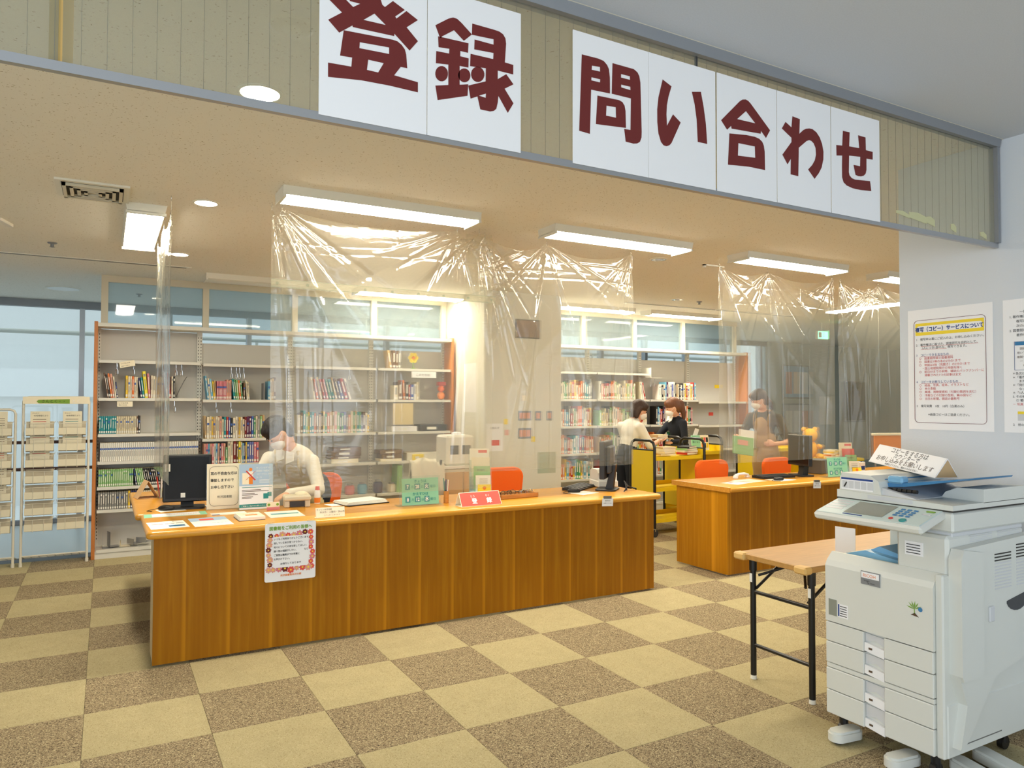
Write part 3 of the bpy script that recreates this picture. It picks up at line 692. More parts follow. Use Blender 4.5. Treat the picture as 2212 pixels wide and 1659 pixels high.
# ================================================================== BOOKSHELVES
def hook(t, x, y, z, m='chrome'):
    MB().tube([(x, y, z), (x+.002, y, z-.03), (x, y, z-.05), (x+.009, y, z-.065), (x+.010, y, z-.10), (x+.004, y, z-.112), (x-.006, y, z-.108), (x-.009, y, z-.075), (x-.004, y, z-.055)], .0022, 5).build('book_support_hook', m, t)
def shelf_unit(label, x0, x1, boards, back_top, end_left=False, end_right=False, hooks=(), top_rail=True, depth=.27, skip_left_post=False, ends=None):
    y0 = 4.32; y1 = y0+depth
    t = thing('steel_bookshelf', label, 'bookshelf', (x0, y0, 0), 0, 'white steel bookshelves along the partition')
    w = x1-x0
    MB().box(0, .012, 0, w, depth, .072).build('plinth', 'shelf_white', t)
    MB().box(.01, depth-.012, .08, w-.01, depth-.004, back_top).build('back_panel', 'shelf_back', t)
    for z in boards:
        b = MB(); b.box(.012, 0, z-.028, w-.012, .012, z).box(.012, .012, z-.006, w-.012, depth-.012, z)
        b.build('shelf_board', 'shelf_white', t)
    if top_rail: MB().box(0, 0, 2.165, w, depth, 2.20).build('top_rail', 'shelf_white', t)
    for xx in ([] if skip_left_post else [0]) + [w-.024]:
        p = MB().box(xx, depth-.05, .07, xx+.024, depth-.012, 2.165).build('upright', 'shelf_white', t)
        s = MB(); z = .15
        while z < 2.12: s.box(xx+.009, depth-.0508, z, xx+.015, depth-.0499, z+.014); z += .032
        s.build('slot', 'dark_slot', p)['kind'] = 'stuff'
    if end_left: MB().cbox(-.03, -.004, 0, 0, depth, 2.21, .002).build('end_panel', 'end_wood', t)
    if end_right: MB().cbox(w, -.004, 0, w+.03, depth, 2.21, .002).build('end_panel', 'end_wood', t)
    for (hx, hz) in hooks: hook(t, hx, .05, hz)
    return t
BA = [1.852, 1.497, 1.159, .902, .666, .453, .085]
BB = [1.842, 1.484, 1.095, .844, .60, .34, .085]
BC = [1.842, 1.49, 1.13, .80, .45, .085]
BD = [1.505, 1.159, .808, .48, .10]
shelf_unit('leftmost white steel bookshelf with wooden end panel beside the leaflet racks', 0, .90, BA, 2.16, True, hooks=[(.16, 1.825), (.30, 1.825), (.55, 1.825), (.60, 1.825), (.67, 1.825), (.72, 1.825), (.58, 1.47), (.66, 1.47), (.40, .42), (.45, .42)])
shelf_unit('second white steel bookshelf from the left, behind the bent-over clerk', .90, 1.80, BB, 2.06, hooks=[(.28, 1.81), (.33, 1.81), (.36, 1.81), (.40, 1.81), (.14, 1.455), (.28, 1.455), (.14, 1.065)], skip_left_post=False)
shelf_unit('third white steel bookshelf from the left, seen through the wide curtain', 1.80, 2.70, BC, 2.06, hooks=[(.6, 1.815), (.68, 1.46)])
shelf_unit('white steel bookshelf with wooden end panel next to the column', 2.70, 3.60, BC, 2.06, end_right=True)
shelf_unit('white steel bookshelf half hidden behind the column', 4.80, 5.69, [1.858]+BD, 2.06, hooks=[(.7, 1.83)])
shelf_unit('white steel bookshelf behind the woman in the white blouse', 5.69, 6.57, [1.858]+BD, 2.06, hooks=[(.5, 1.83), (.8, 1.47)])
shelf_unit('white steel bookshelf behind the woman in the navy cardigan', 6.57, 7.45, BD, 2.06, hooks=[(.05, 1.79), (.12, 1.79)])
shelf_unit('nearly empty white steel bookshelf at the right end with wooden panel', 7.45, 8.40, [1.48, 1.14, .8, .48, .10], 2.06, end_right=True)
tag(MB().box(-.10, 0, 0, .10, .20, .004).box(-.10, 0, .004, -.096, .20, .14).build('shelf_bracket', 'white_metal', None, (6.70, 4.34, 1.8)), 'white sheet metal bracket on the top shelf above the navy cardigan woman', 'bracket')

# ================================================================== BOOKS
BC_ = {'cream': '#e5dac0', 'ivory': '#ded1b0', 'white': '#e9e6dc', 'yellow': '#f0c832', 'bright yellow': '#f1e03c', 'orange': '#e0762f', 'red': '#b83026', 'dark red': '#7c1f1c',
       'pink': '#d9828a', 'salmon': '#dfa08a', 'teal': '#1f8f97', 'green': '#4f9d63', 'light green': '#8fbf7a', 'blue': '#3d62b0', 'light blue': '#6fb0cf', 'navy': '#2b2f5c',
       'purple': '#5c2350', 'brown': '#6b4a30', 'black': '#221f1e', 'grey': '#8d8b86', 'tan': '#c8a878', 'violet': '#6f77b5'}
for k, v in BC_.items(): mat('book '+k, v, .55)
mat('page_edge', '#e9dfc6', .9)
BMESH = {}
def book_mesh(col, style):
    if (col, style) in BMESH: return BMESH[col, style]
    b = MB(); c = .12
    poly = [(-.5+c, 0), (.5-c, 0), (.5, .06), (.5, 1), (-.5, 1), (-.5, .06)]
    n = len(poly); b.prism(poly, 'z', 0, 1, 0)
    b.box(-.40, .08, 1.0, .40, .98, 1.002, 1)                       # page block showing on top
    ink = {'white': 3, 'cream': 3, 'ivory': 3, 'yellow': 3, 'bright yellow': 3, 'tan': 3, 'salmon': 3}.get(col, 2)
    if style != 3: b.box(-.34, -.006, .05, .34, 0, .16, 2)          # call-number label
    if style == 0: b.box(-.16, -.004, .35, .16, 0, .86, ink)
    elif style == 1: b.box(-.3, -.004, .80, .3, 0, .9, ink).box(-.12, -.004, .3, .12, 0, .7, ink)
    elif style == 2: b.box(-.38, -.004, .62, .38, 0, .72, 4).box(-.14, -.004, .25, .14, 0, .55, ink)
    me = b.mesh('book', ['book '+col, 'page_edge', 'book white', 'book grey' if ink == 3 else 'book white', 'book blue' if style == 2 else 'book red'])
    BMESH[col, style] = me; return me
ORD = ['first', 'second', 'third', 'fourth', 'fifth', 'sixth', 'seventh', 'eighth', 'ninth', 'tenth', 'eleventh', 'twelfth', 'thirteenth', 'fourteenth', 'fifteenth', 'sixteenth', 'seventeenth', 'eighteenth', 'nineteenth', 'twentieth']
def ordinal(n):
    if n < 20: return ORD[n]
    if n < 29: return 'twenty-' + ORD[n-20]
    if n == 29: return 'thirtieth'
    return 'thirty-' + ORD[n-30] if n < 39 else 'fortieth' if n == 39 else 'forty-' + ORD[n-40]
STUFFB = []
def book(col, x, z, w, h, d, lean=0, label=None, group=None, style=None, stuff=False, y=4.335):
    style = random.choice((0, 0, 1, 2)) if style is None else style
    if stuff: STUFFB.append((col, x, z, w, h, d, lean, y)); return
    o = bpy.data.objects.new('book', book_mesh(col, style)); COL.objects.link(o)
    o.location = (x, y, z+.0005); o.scale = (w, d, h); o.rotation_euler = (0, lean, 0)
    tag(o, label, 'book', group)
def row(place, x, z, seq, hr=(.17, .21), wr=(.015, .024), dr=(.13, .17), stuff=False, gap=.0006, y=4.335):
    """seq: colour, or (colour, width, height, lean deg, style); None leaves a gap"""
    n = 0; pl = 0.
    for s in seq:
        if s is None: x += .06; pl = 0.; continue
        if isinstance(s, str): s = (s,)
        s = tuple(s) + (None,)*(5-len(s))
        w = s[1] or random.uniform(*wr); h = s[2] or random.uniform(*hr); le = R(s[3] or 0)
        if le < pl: x += h*(math.sin(-le)-math.sin(-pl))*.92
        pl = le
        x += w/2
        lift = abs(math.sin(le))*w/2
        thick = 'thin' if w < .017 else 'thick' if w > .025 else ''
        lb = ('%s %s book%s, %s from left, %s' % (thick, s[0], (' leaning' if abs(le) > .06 else ''), ordinal(n), place)).strip()
        book(s[0], x, z+lift, w, h, random.uniform(*dr), le, lb, 'library books on the shelves', s[4], stuff, y)
        x += w/2 + gap + (w*(1/math.cos(le)-1))
        n += 1
    return x
def rnd_seq(pal, n, seed, **kw):
    q = random.Random(seed); return [q.choice(pal) for _ in range(n)]
# leftmost shelf
row('upper row of the leftmost bookshelf', .052, 1.4975, [('brown', .014, .235, -9), ('black', .012, .22, -9), ('orange', .016, .23, -8), ('salmon', .016, .225, -7), ('cream', .014, .2, -6), ('navy', .012, .15, -6), None,
    ('yellow', .02, .21), ('cream', .018, .205), ('cream', .014, .205), ('orange', .018, .205), ('cream', .016, .2), ('cream', .014, .2), ('navy', .018, .19, -8), ('teal', .018, .195, -7), ('bright yellow', .03, .255, -6), ('pink', .018, .235, -4), ('cream', .018, .215), ('cream', .02, .21), ('ivory', .018, .20), ('yellow', .016, .2), ('white', .02, .21), ('cream', .016, .2), ('white', .018, .25, -7), ('red', .02, .245, -5), ('cream', .016, .21), ('black', .016, .21)])
row('short teal and ivory row, leftmost bookshelf', .018, 1.1595, [('teal', .0175, .165)]*8 + [('ivory', .0148, .163)]*11 + [('brown', .013, .163), ('black', .018, .17)], wr=(.015, .016))
q = .03
n = 0
for i in range(52):
    x = q + .0163*i + .008
    book('white', x, .9025, .0155, .172, .13, 0, 'white uniform volume in the long matching set on the leftmost bookshelf', 'matching white set', 2)
row('row below the white set, leftmost bookshelf', .02, .6665, [('light green', .0165, .16)]*17 + [('navy', .014, .16, -8)] + [('light green', .015, .16, -9)]*4 + [('black', .0165, .16, -10)]*14, wr=(.015, .016))
row('lowest row of the leftmost bookshelf', .02, .4535, [('grey', .0185, .16)]*13 + [('yellow', .02, .165)] + [('navy', .017, .165)]*3 + [('cream', .018, .16)]*9)
# second shelf
row('upper row of the second bookshelf', .93, 1.4845, [('light blue', .016, .235, -7), ('cream', .018, .21, -6), ('light blue', .02, .205, -6), ('yellow', .016, .18, -5), ('tan', .012, .19, -4)] + [('pink', .0125, .185, 0, 2)]*7 + [('salmon', .016, .2), ('salmon', .016, .19), ('salmon', .014, .2), ('teal', .018, .21, -6), ('green', .016, .205, -6), ('light green', .018, .2, -5), ('orange', .02, .195, -6), ('green', .014, .19, -6), ('brown', .018, .17), ('cream', .014, .195, -5), ('ivory', .014, .18, -4), None, None, None, ('light blue', .018, .19), ('cream', .016, .21), ('tan', .02, .22), ('brown', .02, .23)])
row('middle row of the second bookshelf', .93, 1.0955, [('tan', .014, .225, -2), ('cream', .026, .215), ('ivory', .02, .22), ('yellow', .012, .215), ('tan', .022, .21), ('cream', .02, .22), ('cream', .018, .21), ('salmon', .018, .22), ('ivory', .02, .19), ('teal', .022, .215), ('red', .02, .215), ('blue', .018, .21), ('black', .022, .205), ('cream', .026, .205), ('white', .02, .215), ('tan', .012, .21), ('yellow', .012, .21), ('cream', .022, .21), ('ivory', .018, .19), ('dark red', .02, .212), ('purple', .022, .215), ('purple', .022, .22), ('blue', .022, .22), ('green', .018, .2), ('cream', .02, .22), ('grey', .022, .225), ('light green', .02, .22), ('tan', .024, .23)])
row('lower row of the second bookshelf', .93, .8445, [('salmon', .018, .2), ('pink', .018, .2), ('light blue', .016, .2), ('salmon', .02, .2), ('pink', .018, .2), ('white', .016, .2), ('light blue', .016, .2), ('salmon', .02, .2), ('navy', .012, .19), ('pink', .02, .2), ('salmon', .02, .2), ('green', .02, .16), ('cream', .026, .22), ('cream', .026, .22), ('dark red', .028, .225), ('brown', .02, .21), ('bright yellow', .022, .215), ('cream', .014, .21), ('light blue', .016, .2), ('navy', .014, .2), ('yellow', .014, .205), ('blue', .02, .205), ('violet', .022, .21), ('violet', .022, .21), ('pink', .024, .205), ('pink', .024, .205)])
# third and fourth shelf behind the curtain
row('the upper row of the third bookshelf behind the curtain', 1.97, 1.4905, [('cream', .02, .24, -10), ('orange', .018, .22, -10), ('cream', .02, .24, -12), ('red', .02, .22, -13), ('pink', .018, .22, -13), ('green', .016, .22, -14), ('teal', .02, .22, -14), ('tan', .02, .24, -14), ('brown', .02, .23, -15), ('violet', .02, .2, -15), ('red', .03, .23, -16), ('white', .024, .23, -16)], gap=.012, stuff=True)
row('the middle row of the third bookshelf behind the curtain', 1.84, 1.1305, rnd_seq(['tan', 'salmon', 'cream', 'green', 'brown', 'light green', 'violet', 'black', 'grey', 'ivory', 'orange', 'teal', 'yellow'], 32, 5), (.19, .24), (.018, .03), stuff=True)
row('the top shelf beside the column behind the curtain', 2.82, 1.8425, [('tan', .03, .2, -9), ('brown', .04, .2), ('brown', .03, .19), ('grey', .03, .2)], stuff=True)
row('the upper row next to the wooden end panel by the column', 2.90, 1.4905, [('cream', .05, .16), ('brown', .05, .2), ('orange', .02, .22, -4), ('black', .04, .2), ('red', .02, .17), ('blue', .04, .17), ('white', .03, .18), ('ivory', .03, .2)], stuff=True)
# right-hand shelves
PAL = ['white', 'cream', 'red', 'black', 'yellow', 'light blue', 'white', 'orange', 'brown', 'green', 'cream', 'purple', 'white', 'pink']
row('top row behind the navy cardigan woman', 6.74, 1.5055, ['white', 'white', 'black', 'cream', 'light blue', 'purple', 'white', 'white', 'violet', 'white', 'black', 'tan', 'cream', ('black', .03, .2), 'white', 'black', 'white', 'yellow', 'red', 'cream', 'white', 'yellow', 'white', 'red', ('light blue', .035, .24)], (.19, .25), (.02, .032))
row('second row behind the navy cardigan woman', 6.68, 1.1595, rnd_seq(PAL, 24, 8), (.2, .26), (.022, .034))
row('third row behind the navy cardigan woman', 6.62, .8085, rnd_seq(PAL, 20, 9), (.17, .25), (.022, .034), stuff=True)
row('fourth row behind the navy cardigan woman', 6.62, .4805, rnd_seq(PAL, 18, 10), (.2, .26), (.024, .034), stuff=True)
row('leaning trio left of the navy cardigan woman', 6.40, 1.5055, [('cream', .022, .24, -9), ('white', .02, .24, -10), ('red', .018, .23, -11)])
for zi, z in enumerate((1.5055, 1.1595, .8085, .4805)):
    row('', 4.84, z, rnd_seq(['light blue', 'green', 'tan', 'orange', 'salmon', 'grey', 'cream', 'yellow', 'white', 'red', 'teal'], 27, 20+zi), (.16, .26), (.02, .038), stuff=True)
    row('', 5.73, z, rnd_seq(['light green', 'cream', 'tan', 'orange', 'salmon', 'grey', 'cream', 'yellow', 'white', 'red', 'black'], 20 if zi == 0 else 26, 30+zi), (.16, .26), (.02, .038), stuff=True)
sb = MB(); cols = sorted({s[0] for s in STUFFB})
for (col, x, z, w, h, d, le, y) in STUFFB:
    sb.T = Matrix.Translation((x, y, z+.0005)) @ Matrix.Rotation(le, 4, 'Y'); ci = cols.index(col)
    sb.prism([(-w*.4, 0), (w*.4, 0), (w/2, .008), (w/2, d), (-w/2, d), (-w/2, .008)], 'z', 0, h, ci)
    sb.box(-w*.34, -.001, h*.05, w*.34, 0, h*.17, cols.index('white')); sb.box(-w*.2, -.001, h*.35, w*.2, 0, h*.85, cols.index('white') if col not in ('white', 'cream', 'yellow') else cols.index('grey'))
so = sb.build('books', ['book '+c for c in cols]); so['kind'] = 'stuff'
tag(so, 'rows of assorted books on the shelves behind the folded curtain', 'books')
# labels hanging from shelves, bookends
for (x, z, w, h, ry, lb) in ((.19, 1.79, .13, .055, -.2, 'tilted pale yellow shelf label under the top shelf of the leftmost bookshelf'), (.17, 1.415, .13, .05, 0, 'pale yellow shelf label above the teal books')):
    o = sheet('shelf_label', lb, 'label', w, h, (x+.06, 4.30, z), (0, ry, 0), 'cream_paper')
    text('いつもの本', .016, 'ink', o, (-w/2+.012, -.0006, h-.022)); text('貸出できます', .012, 'ink', o, (-w/2+.012, -.0006, .010))
for i, (x, ry) in enumerate(((.06, 0), (.12, .25), (.2, -.1), (.31, .6), (.40, 1.0))):
    b = MB().box(-.045, 0, 0, .045, .10, .0015).box(-.045, .0, 0, -.043, .10, .14 if i < 2 else .05)
    o = b.build('bookend', 'alu' if i != 2 else 'cream_paper', None, (x+.05, 4.37, .0865+.04*abs(math.sin(ry))), (0, 0, ry))
    tag(o, ['upright thin metal bookend at the bottom of the leftmost bookshelf', 'angled metal bookend beside the upright one at the shelf bottom', 'low beige bookend lying at the shelf bottom', 'low metal bookend on the shelf bottom near the counter end', 'tipped metal bookend closest to the counter end'][i], 'bookend', 'bookends at the bottom of the leftmost bookshelf')
tag(MB().box(-.003, 0, 0, .003, .13, .17).box(-.003, 0, 0, .08, .13, .002).build('bookend', 'alu_grey', None, (1.50, 4.36, 1.485)), 'grey metal bookend in the gap of the upper row of the second bookshelf', 'bookend')
tag(MB().tube([(0, 0, 0), (-.03, 0, -.05), (-.075, 0, -.15), (-.095, 0, -.2)], .004, 6).build('hanging_strap', 'grey_plastic', None, (.77, 4.37, 1.71), smooth=True), 'grey strap hanging askew from a hook in the leftmost bookshelf', 'strap')
# things on the curtained shelves
def box_thing(name, label, cat, x0, x1, z0, h, m, y=4.34, d=.2, lid=None, group=None):
    t = thing(name, label, cat, ((x0+x1)/2, y, z0), 0, group)
    w = (x1-x0)/2
    MB().cbox(-w, 0, 0, w, d, h, .004).build('body', m, t)
    if lid: MB().cbox(-w-.003, -.003, h*.75, w+.003, d+.003, h+.004, .003).build('lid', lid, t)
    MB().box(-w*.5, -.0016, h*.25, w*.2, -.0005, h*.65).build('label_patch', 'paper', t)
    return t
mat('album', '#6f5030', .6, noise=(40, .2))
for i, (x0, x1, z, h) in enumerate(((2.20, 2.50, .8005, .045), (2.19, 2.52, .8455, .03), (2.20, 2.53, .8755, .06), (2.22, 2.53, .9355, .035))):
    box_thing('album', ['cream file box at the bottom of the brown album stack', 'brown album second in the stack behind the bent-over clerk', 'thick brown album third in the stack behind the clerk', 'brown album on top of the stack behind the clerk'][i], 'album', x0, x1, z, h, 'cream_paper' if i == 0 else 'album', group='stacked albums')
for i, (x0, x1, z, h) in enumerate(((2.75, 3.0, .8005, .03), (2.76, 3.0, .8305, .05), (2.74, 3.02, .8805, .045))):
    box_thing('album', ['pale tray under the right album stack', 'brown album with cream spine in the right stack', 'brown album topmost of the right stack'][i], 'album', x0, x1, z, h, 'cream_paper' if i == 0 else 'album', group='stacked albums')
box_thing('black_case', 'long black case on the shelf next to the wooden end panel', 'case', 3.22, 3.55, 1.1305, .075, 'black')
box_thing('white_box', 'flat white box left of the black case', 'box', 2.88, 3.18, 1.1305, .06, 'white_sheet')
box_thing('paper_tray', 'low white paper tray on the shelf behind the cloth-draped chair', 'tray', 3.06, 3.46, .8005, .09, 'white_paint')
box_thing('paper_tray', 'yellow paper pack standing before the white tray', 'paper pack', 3.12, 3.26, .8005, .07, 'yellow_print', y=4.325, d=.012)
o = sheet('hanging_folder', 'yellow folder hanging under the upper shelf behind the curtain', 'folder', .24, .24, (3.0, 4.31, 1.21), (0, 0, 0), 'apron_beige'); 
o = sheet('white_card', 'white lettered card above the books near the wooden end panel', 'card', .30, .07, (3.25, 4.31, 1.74), (0, 0, 0), 'white_sheet'); text('このたなは', .035, 'ink', o, (-.1, -.0006, .02))
for i, (x, c, h, lb) in enumerate(((2.42, 'pink', .12, 'pink-labelled jar on the lower shelf behind the orange chair'), (2.56, 'light blue', .13, 'light blue pot on the lower shelf behind the orange chair'), (2.74, 'navy', .15, 'dark blue round jar on the lower shelf behind the curtain'), (2.90, 'cream', .11, 'cream jar on the lower shelf behind the curtain'))):
    t = thing('jar', lb, 'jar', (x, 4.40, .4505), 0, 'jars on the lower shelf')
    MB().lathe([(.04, 0), (.052, .01), (.055, h*.6), (.045, h*.8), (.03, h*.85)], n=18).build('body', 'book '+c, t, smooth=30)
    MB().cyl((0, 0, h*.85), (0, 0, h), .033).build('lid', 'alu', t, smooth=30)
tag(MB().prism([(-.03, 0), (.03, 0), (.04, .3), (-.02, .3)], 'y', 0, .18).build('magazine_file', 'book light green', None, (2.97, 4.34, .4505)), 'tall light green magazine file on the lower shelf behind the curtain', 'file')
t = thing('flower_ornament', 'yellow flower ornament with green stem on the top shelf by the column', 'ornament', (3.16, 4.42, 1.8425))
MB().lathe([(.03, 0), (.03, .008), (.008, .012)], n=14).build('foot', 'green_ink', t)
MB().cyl((0, 0, .01), (0, 0, .09), .006).build('stem', 'green_ink', t)
for i in range(6):
    a = i*PI/3; MB().sph((.038*math.cos(a), 0, .13+.038*math.sin(a)), (.026, .012, .026), 10, 6).build('petal', 'yellow_print', t, smooth=True)
MB().sph((0, -.006, .13), (.02, .012, .02), 10, 6).build('flower_centre', 'orange_ink', t, smooth=True)
t = thing('toy_figure', 'small orange and green toy on the shelf end by the column', 'toy', (3.50, 4.40, 1.4905))
MB().sph((0, 0, .05), (.045, .035, .05)).build('body', 'orange_ink', t, smooth=True); MB().sph((0, 0, .13), .04).build('head', 'orange_fabric', t, smooth=True)
MB().cbox(-.05, -.03, .165, .05, .03, .21, .006).build('hat', 'book red', t)
# ================================================================== LEAFLET RACKS (left)
mat('pocket', '#c9bda2', .6); mat('rack_wire', '#ded9c8', .45); mat('leaflet', '#e4dcc2', .8)
def leaflet_rack(label, x0, x1, ztop, header):
    t = thing('leaflet_rack', label, 'leaflet rack', ((x0+x1)/2, 4.29, 0), 0, 'white wire leaflet racks')
    w = (x1-x0)/2; f = MB()
    f.tube([(-w, 0, 0), (-w, .03, ztop-.04), (-w+.012, .03, ztop-.012), (-w+.04, .03, ztop), (w-.04, .03, ztop), (w-.012, .03, ztop-.012), (w, .03, ztop-.04), (w, 0, 0)], .011, 8)
    f.build('frame', 'rack_wire', t, smooth=50)
    b = MB()
    for s in (-w, w): b.tube([(s, 0, .09), (s, .30, .02)], .008, 6)
    b.tube([(-w, .0, .09), (w, 0, .09)], .006, 6); b.tube([(-w, .30, .02), (w, .30, .02)], .006, 6)
    for i in range(1, 8): b.tube([(-w+2*w*i/8, 0, .09), (-w+2*w*i/8, .30, .02)], .003, 5)
    for j in range(1, 3): b.tube([(-w, .1*j, .09-.023*j), (w, .1*j, .09-.023*j)], .003, 5)
    b.build('base_grid', 'rack_wire', t)
    for s in (-w, w): MB().cyl((s, 0, 0), (s, 0, .03), .014, n=10).build('foot_cap', 'rack_wire', t, smooth=30)
    rows = 7; pw = w*.42
    pks = []
    for c in (-.49*w, .49*w):
        for r_ in range(rows):
            z = 0.30+.142*r_; yy = -.004*r_
            p = MB().prism([(.028, 0), (-.035, .045), (-.035, .075), (-.030, .075), (-.028, .05), (.02, .006), (.03, .13), (.034, .13)], 'x', c-pw, c+pw).build('pocket', 'pocket', t, (0, .0, z))
            MB().box(c-pw, -.0365, 0.012, c+pw, -.035, .072).build('pocket_lip', 'leaflet', p)
            wv = MB().tube([(c-pw-.01, .03, .13), (c-pw, -.042, .112), (c+pw, -.042, .112), (c+pw+.01, .03, .13)], .0025, 5)
            for q in (-.4, .4): wv.tube([(c+q*pw, -.04, .0), (c+q*pw, -.042, .112)], .0022, 5)
            wv.build('wire', 'rack_wire', p)
    if header:
        h = MB().box(-w-.005, .012, ztop-.06, w+.005, .020, ztop+.005).build('header_board', 'cream_paper', t)
        MB().prism([(-.14, 1.447), (-.155, 1.462), (-.14, 1.477), (.10, 1.483), (.10, 1.443)], 'y', .009, .0115).build('ribbon', 'green_ink', h)
        text('さんとく・・', .032, 'ink', h, (-.12, .0085, 1.452)); text('とく', .036, 'white_ink', h, (.115, .0085, 1.452))
    return t
leaflet_rack('white wire leaflet rack with a green ribbon header beside the wooden shelf end', -.568, -.062, 1.50, True)
leaflet_rack('white wire leaflet rack at the left edge without a header', -1.14, -.625, 1.39, False)
k = 0
LF = [(-.49, 6, 0), (.49, 6, 0), (-.49, 5, 1), (.49, 5, 1), (-.49, 4, 2)]
LN = ['buff printed leaflet in the top left pocket of the headed rack', 'buff printed leaflet in the top right pocket of the headed rack', 'buff printed leaflet in the second left pocket of the headed rack', 'buff printed leaflet in the second right pocket of the headed rack', 'buff printed leaflet in the third left pocket of the headed rack']
for (c, r_, n) in LF:
    x = -.315 + c*.253; z = 0.30+.142*r_
    o = sheet('leaflet', LN[k], 'leaflet', .15, .20, (x, 4.288, z+.022), (R(-4), 0, 0), 'leaflet', .002, 'leaflets in the wire racks'); k += 1
    text('さんとく', .014, 'ink', o, (-.062, -.0006, .178)); text('地域情報だより', .016, 'ink', o, (-.05, -.0006, .155))
    for i in range(3): patch(o, 'print_line', 'ink_brown' if i != 1 else ('red_ink' if c < 0 else 'teal_ink'), -.055, .125-.02*i, .045, .129-.02*i)
for n in range(5):
    z = 0.30+.142*(6-n)
    o = sheet('leaflet', 'pale printed leaflet, %s from the top in the rack at the left edge' % ORD[n], 'leaflet', .15, .20, (-.882+.126, 4.288, z+.022), (R(-4), 0, 0), 'leaflet', .002, 'leaflets in the wire racks')
    text('お知らせ', .018, 'red_ink' if n == 2 else 'ink', o, (-.06, -.0006, .165))
    for i in range(4): patch(o, 'print_line', 'red_ink' if n == 2 else 'ink_brown', -.055, .135-.02*i, .055, .139-.02*i)

# ================================================================== FOLDING TABLE
t = thing('folding_table', 'long wood-topped folding table with black legs behind the copier', 'table', (3.0, -.875, 0))
TH = .672
MB().cbox(.02, -.225, TH-.03, 1.80, .225, TH, .004).build('tabletop', 'table_wood', t)
for (sx, sy) in ((0, -1), (0, 1), (1, -1), (1, 1)):
    x = .0 if sx == 0 else 1.765; y = sy*.232
    b = MB().cbox(x, min(y, y-sy*.075), TH-.035, x+.055, max(y, y-sy*.075), TH+.002, .008).build('corner_guard', 'corner_rubber', t)
for x in (.10, 1.66):
    for s in (-1, 1):
        lg = MB().cyl((x, s*.185, .018), (x, s*.185, TH-.03), .0155, n=14).build('leg', 'black_metal', t, smooth=30)
        MB().cyl((x, s*.185, 0), (x, s*.185, .02), .017, .016, 12).build('foot_cap', 'white_paint', lg, smooth=30)
        MB().cyl((x, s*.185, TH-.10), (x, s*.185, TH-.03), .020, n=14).build('collar', 'black_metal', lg, smooth=30)
        MB().box(x-.018, s*.185-.008, TH-.16, x-.0145, s*.185+.008, TH-.115).build('sticker', 'paper', lg)
    for z in (.18, .46): MB().cyl((x, -.185, z), (x, .185, z), .010, n=10).build('cross_bar', 'black_metal', t, smooth=30)
    d = 1 if x < 1 else -1
    for s in (-1, 1):
        MB().cyl((x, s*.165, .48), (x+d*.26, s*.165, TH-.04), .008, n=8).build('brace', 'black_metal', t, smooth=30)
        MB().cyl((x, s*.15, TH-.12), (x+d*.15, s*.02, TH-.05), .007, n=8).build('brace', 'black_metal', t, smooth=30)
MB().tube([(.115, -.17, .50), (.135, -.17, .505), (.14, -.17, .525), (.13, -.17, .54), (.115, -.17, .54)], .004, 6).build('lock_lever', 'black_metal', t)

# ================================================================== COPIER (front faces world -x)
CP = thing('copier', 'white office copier with four paper drawers standing by the wall', 'copier', (2.88, -1.5625, 0), -PI/2)
WX = .2525
def cp(b, name, m, par=None, sm=False): return b.build(name, m, par or CP, smooth=sm)
body = cp(MB().cbox(-WX, .03, .095, WX-.02, .60, .735, .006), 'body', 'copier')
cp(MB().cbox(WX-.022, .012, .095, WX+.012, .60, .80, .006), 'side_cover', 'copier')
DZ = [(.098, .200), (.203, .296), (.320, .411), (.414, .497)]
for i, (z0, z1) in enumerate(DZ):
    d = cp(MB().cbox(-WX, 0, z0, -.068, .03, z1, .003).cbox(.025, 0, z0, WX-.022, .03, z1, .003).box(-.068, .018, z0, .025, .03, z1), 'drawer', 'copier')
    MB().prism([(-.066, z0+.006), (.023, z0-.006), (.023, z0+.030), (-.066, z0+.042)], 'y', .004, .016).build('drawer_handle', 'white_sheet', d)
    MB().prism([(-.066, z0+.045), (-.02, z0+.056), (.023, z0+.035), (.023, z1-.008), (-.066, z1-.004)], 'y', .012, .019).build('finger_recess', 'copier_b', d)
    MB().box(-.046, .0025, z0+.016, -.030, .0042, z0+.024).build('size_tag', 'ink_brown', d)
cp(MB().cbox(-WX, .004, .298, WX-.022, .03, .317, .002), 'divider_strip', 'copier')
door = cp(MB().prism([(0, .502), (.03, .502), (.06, .80), (.045, .80), (.012, .768), (0, .745)], 'x', -WX, WX-.02), 'front_door', 'copier')
MB().prism([(-.075, .70), (.012, .70), (.012, .755), (-.075, .755)], 'y', -.003, .002).build('badge', 'alu_grey', door)
MB().prism([(-.072, .727), (.009, .727), (.009, .752), (-.072, .752)], 'y', -.0042, -.003).build('badge_face', 'white_sheet', door)
text('RICOH', .019, 'orange_ink', door, (-.064, -.0048, .732))
text('imagio', .010, 'ink', door, (-.06, -.0036, .714)); text('MP C3500', .008, 'ink', door, (-.045, -.0036, .705))
MB().box(-.235, -.002, .53, -.195, .001, .60).build('display_window', 'lcd', door)
MB().box(-.188, -.0015, .53, -.14, .0005, .588).build('sticker', 'white_sheet', door)
for i in range(5): MB().box(-.178, -.0022, .537+.010*i, -.145, -.0015, .540+.010*i).build('print_line', 'ink', door)
MB().box(-.187, -.0024, .535, -.181, -.0015, .586).build('sticker_band', 'navy_ink', door)
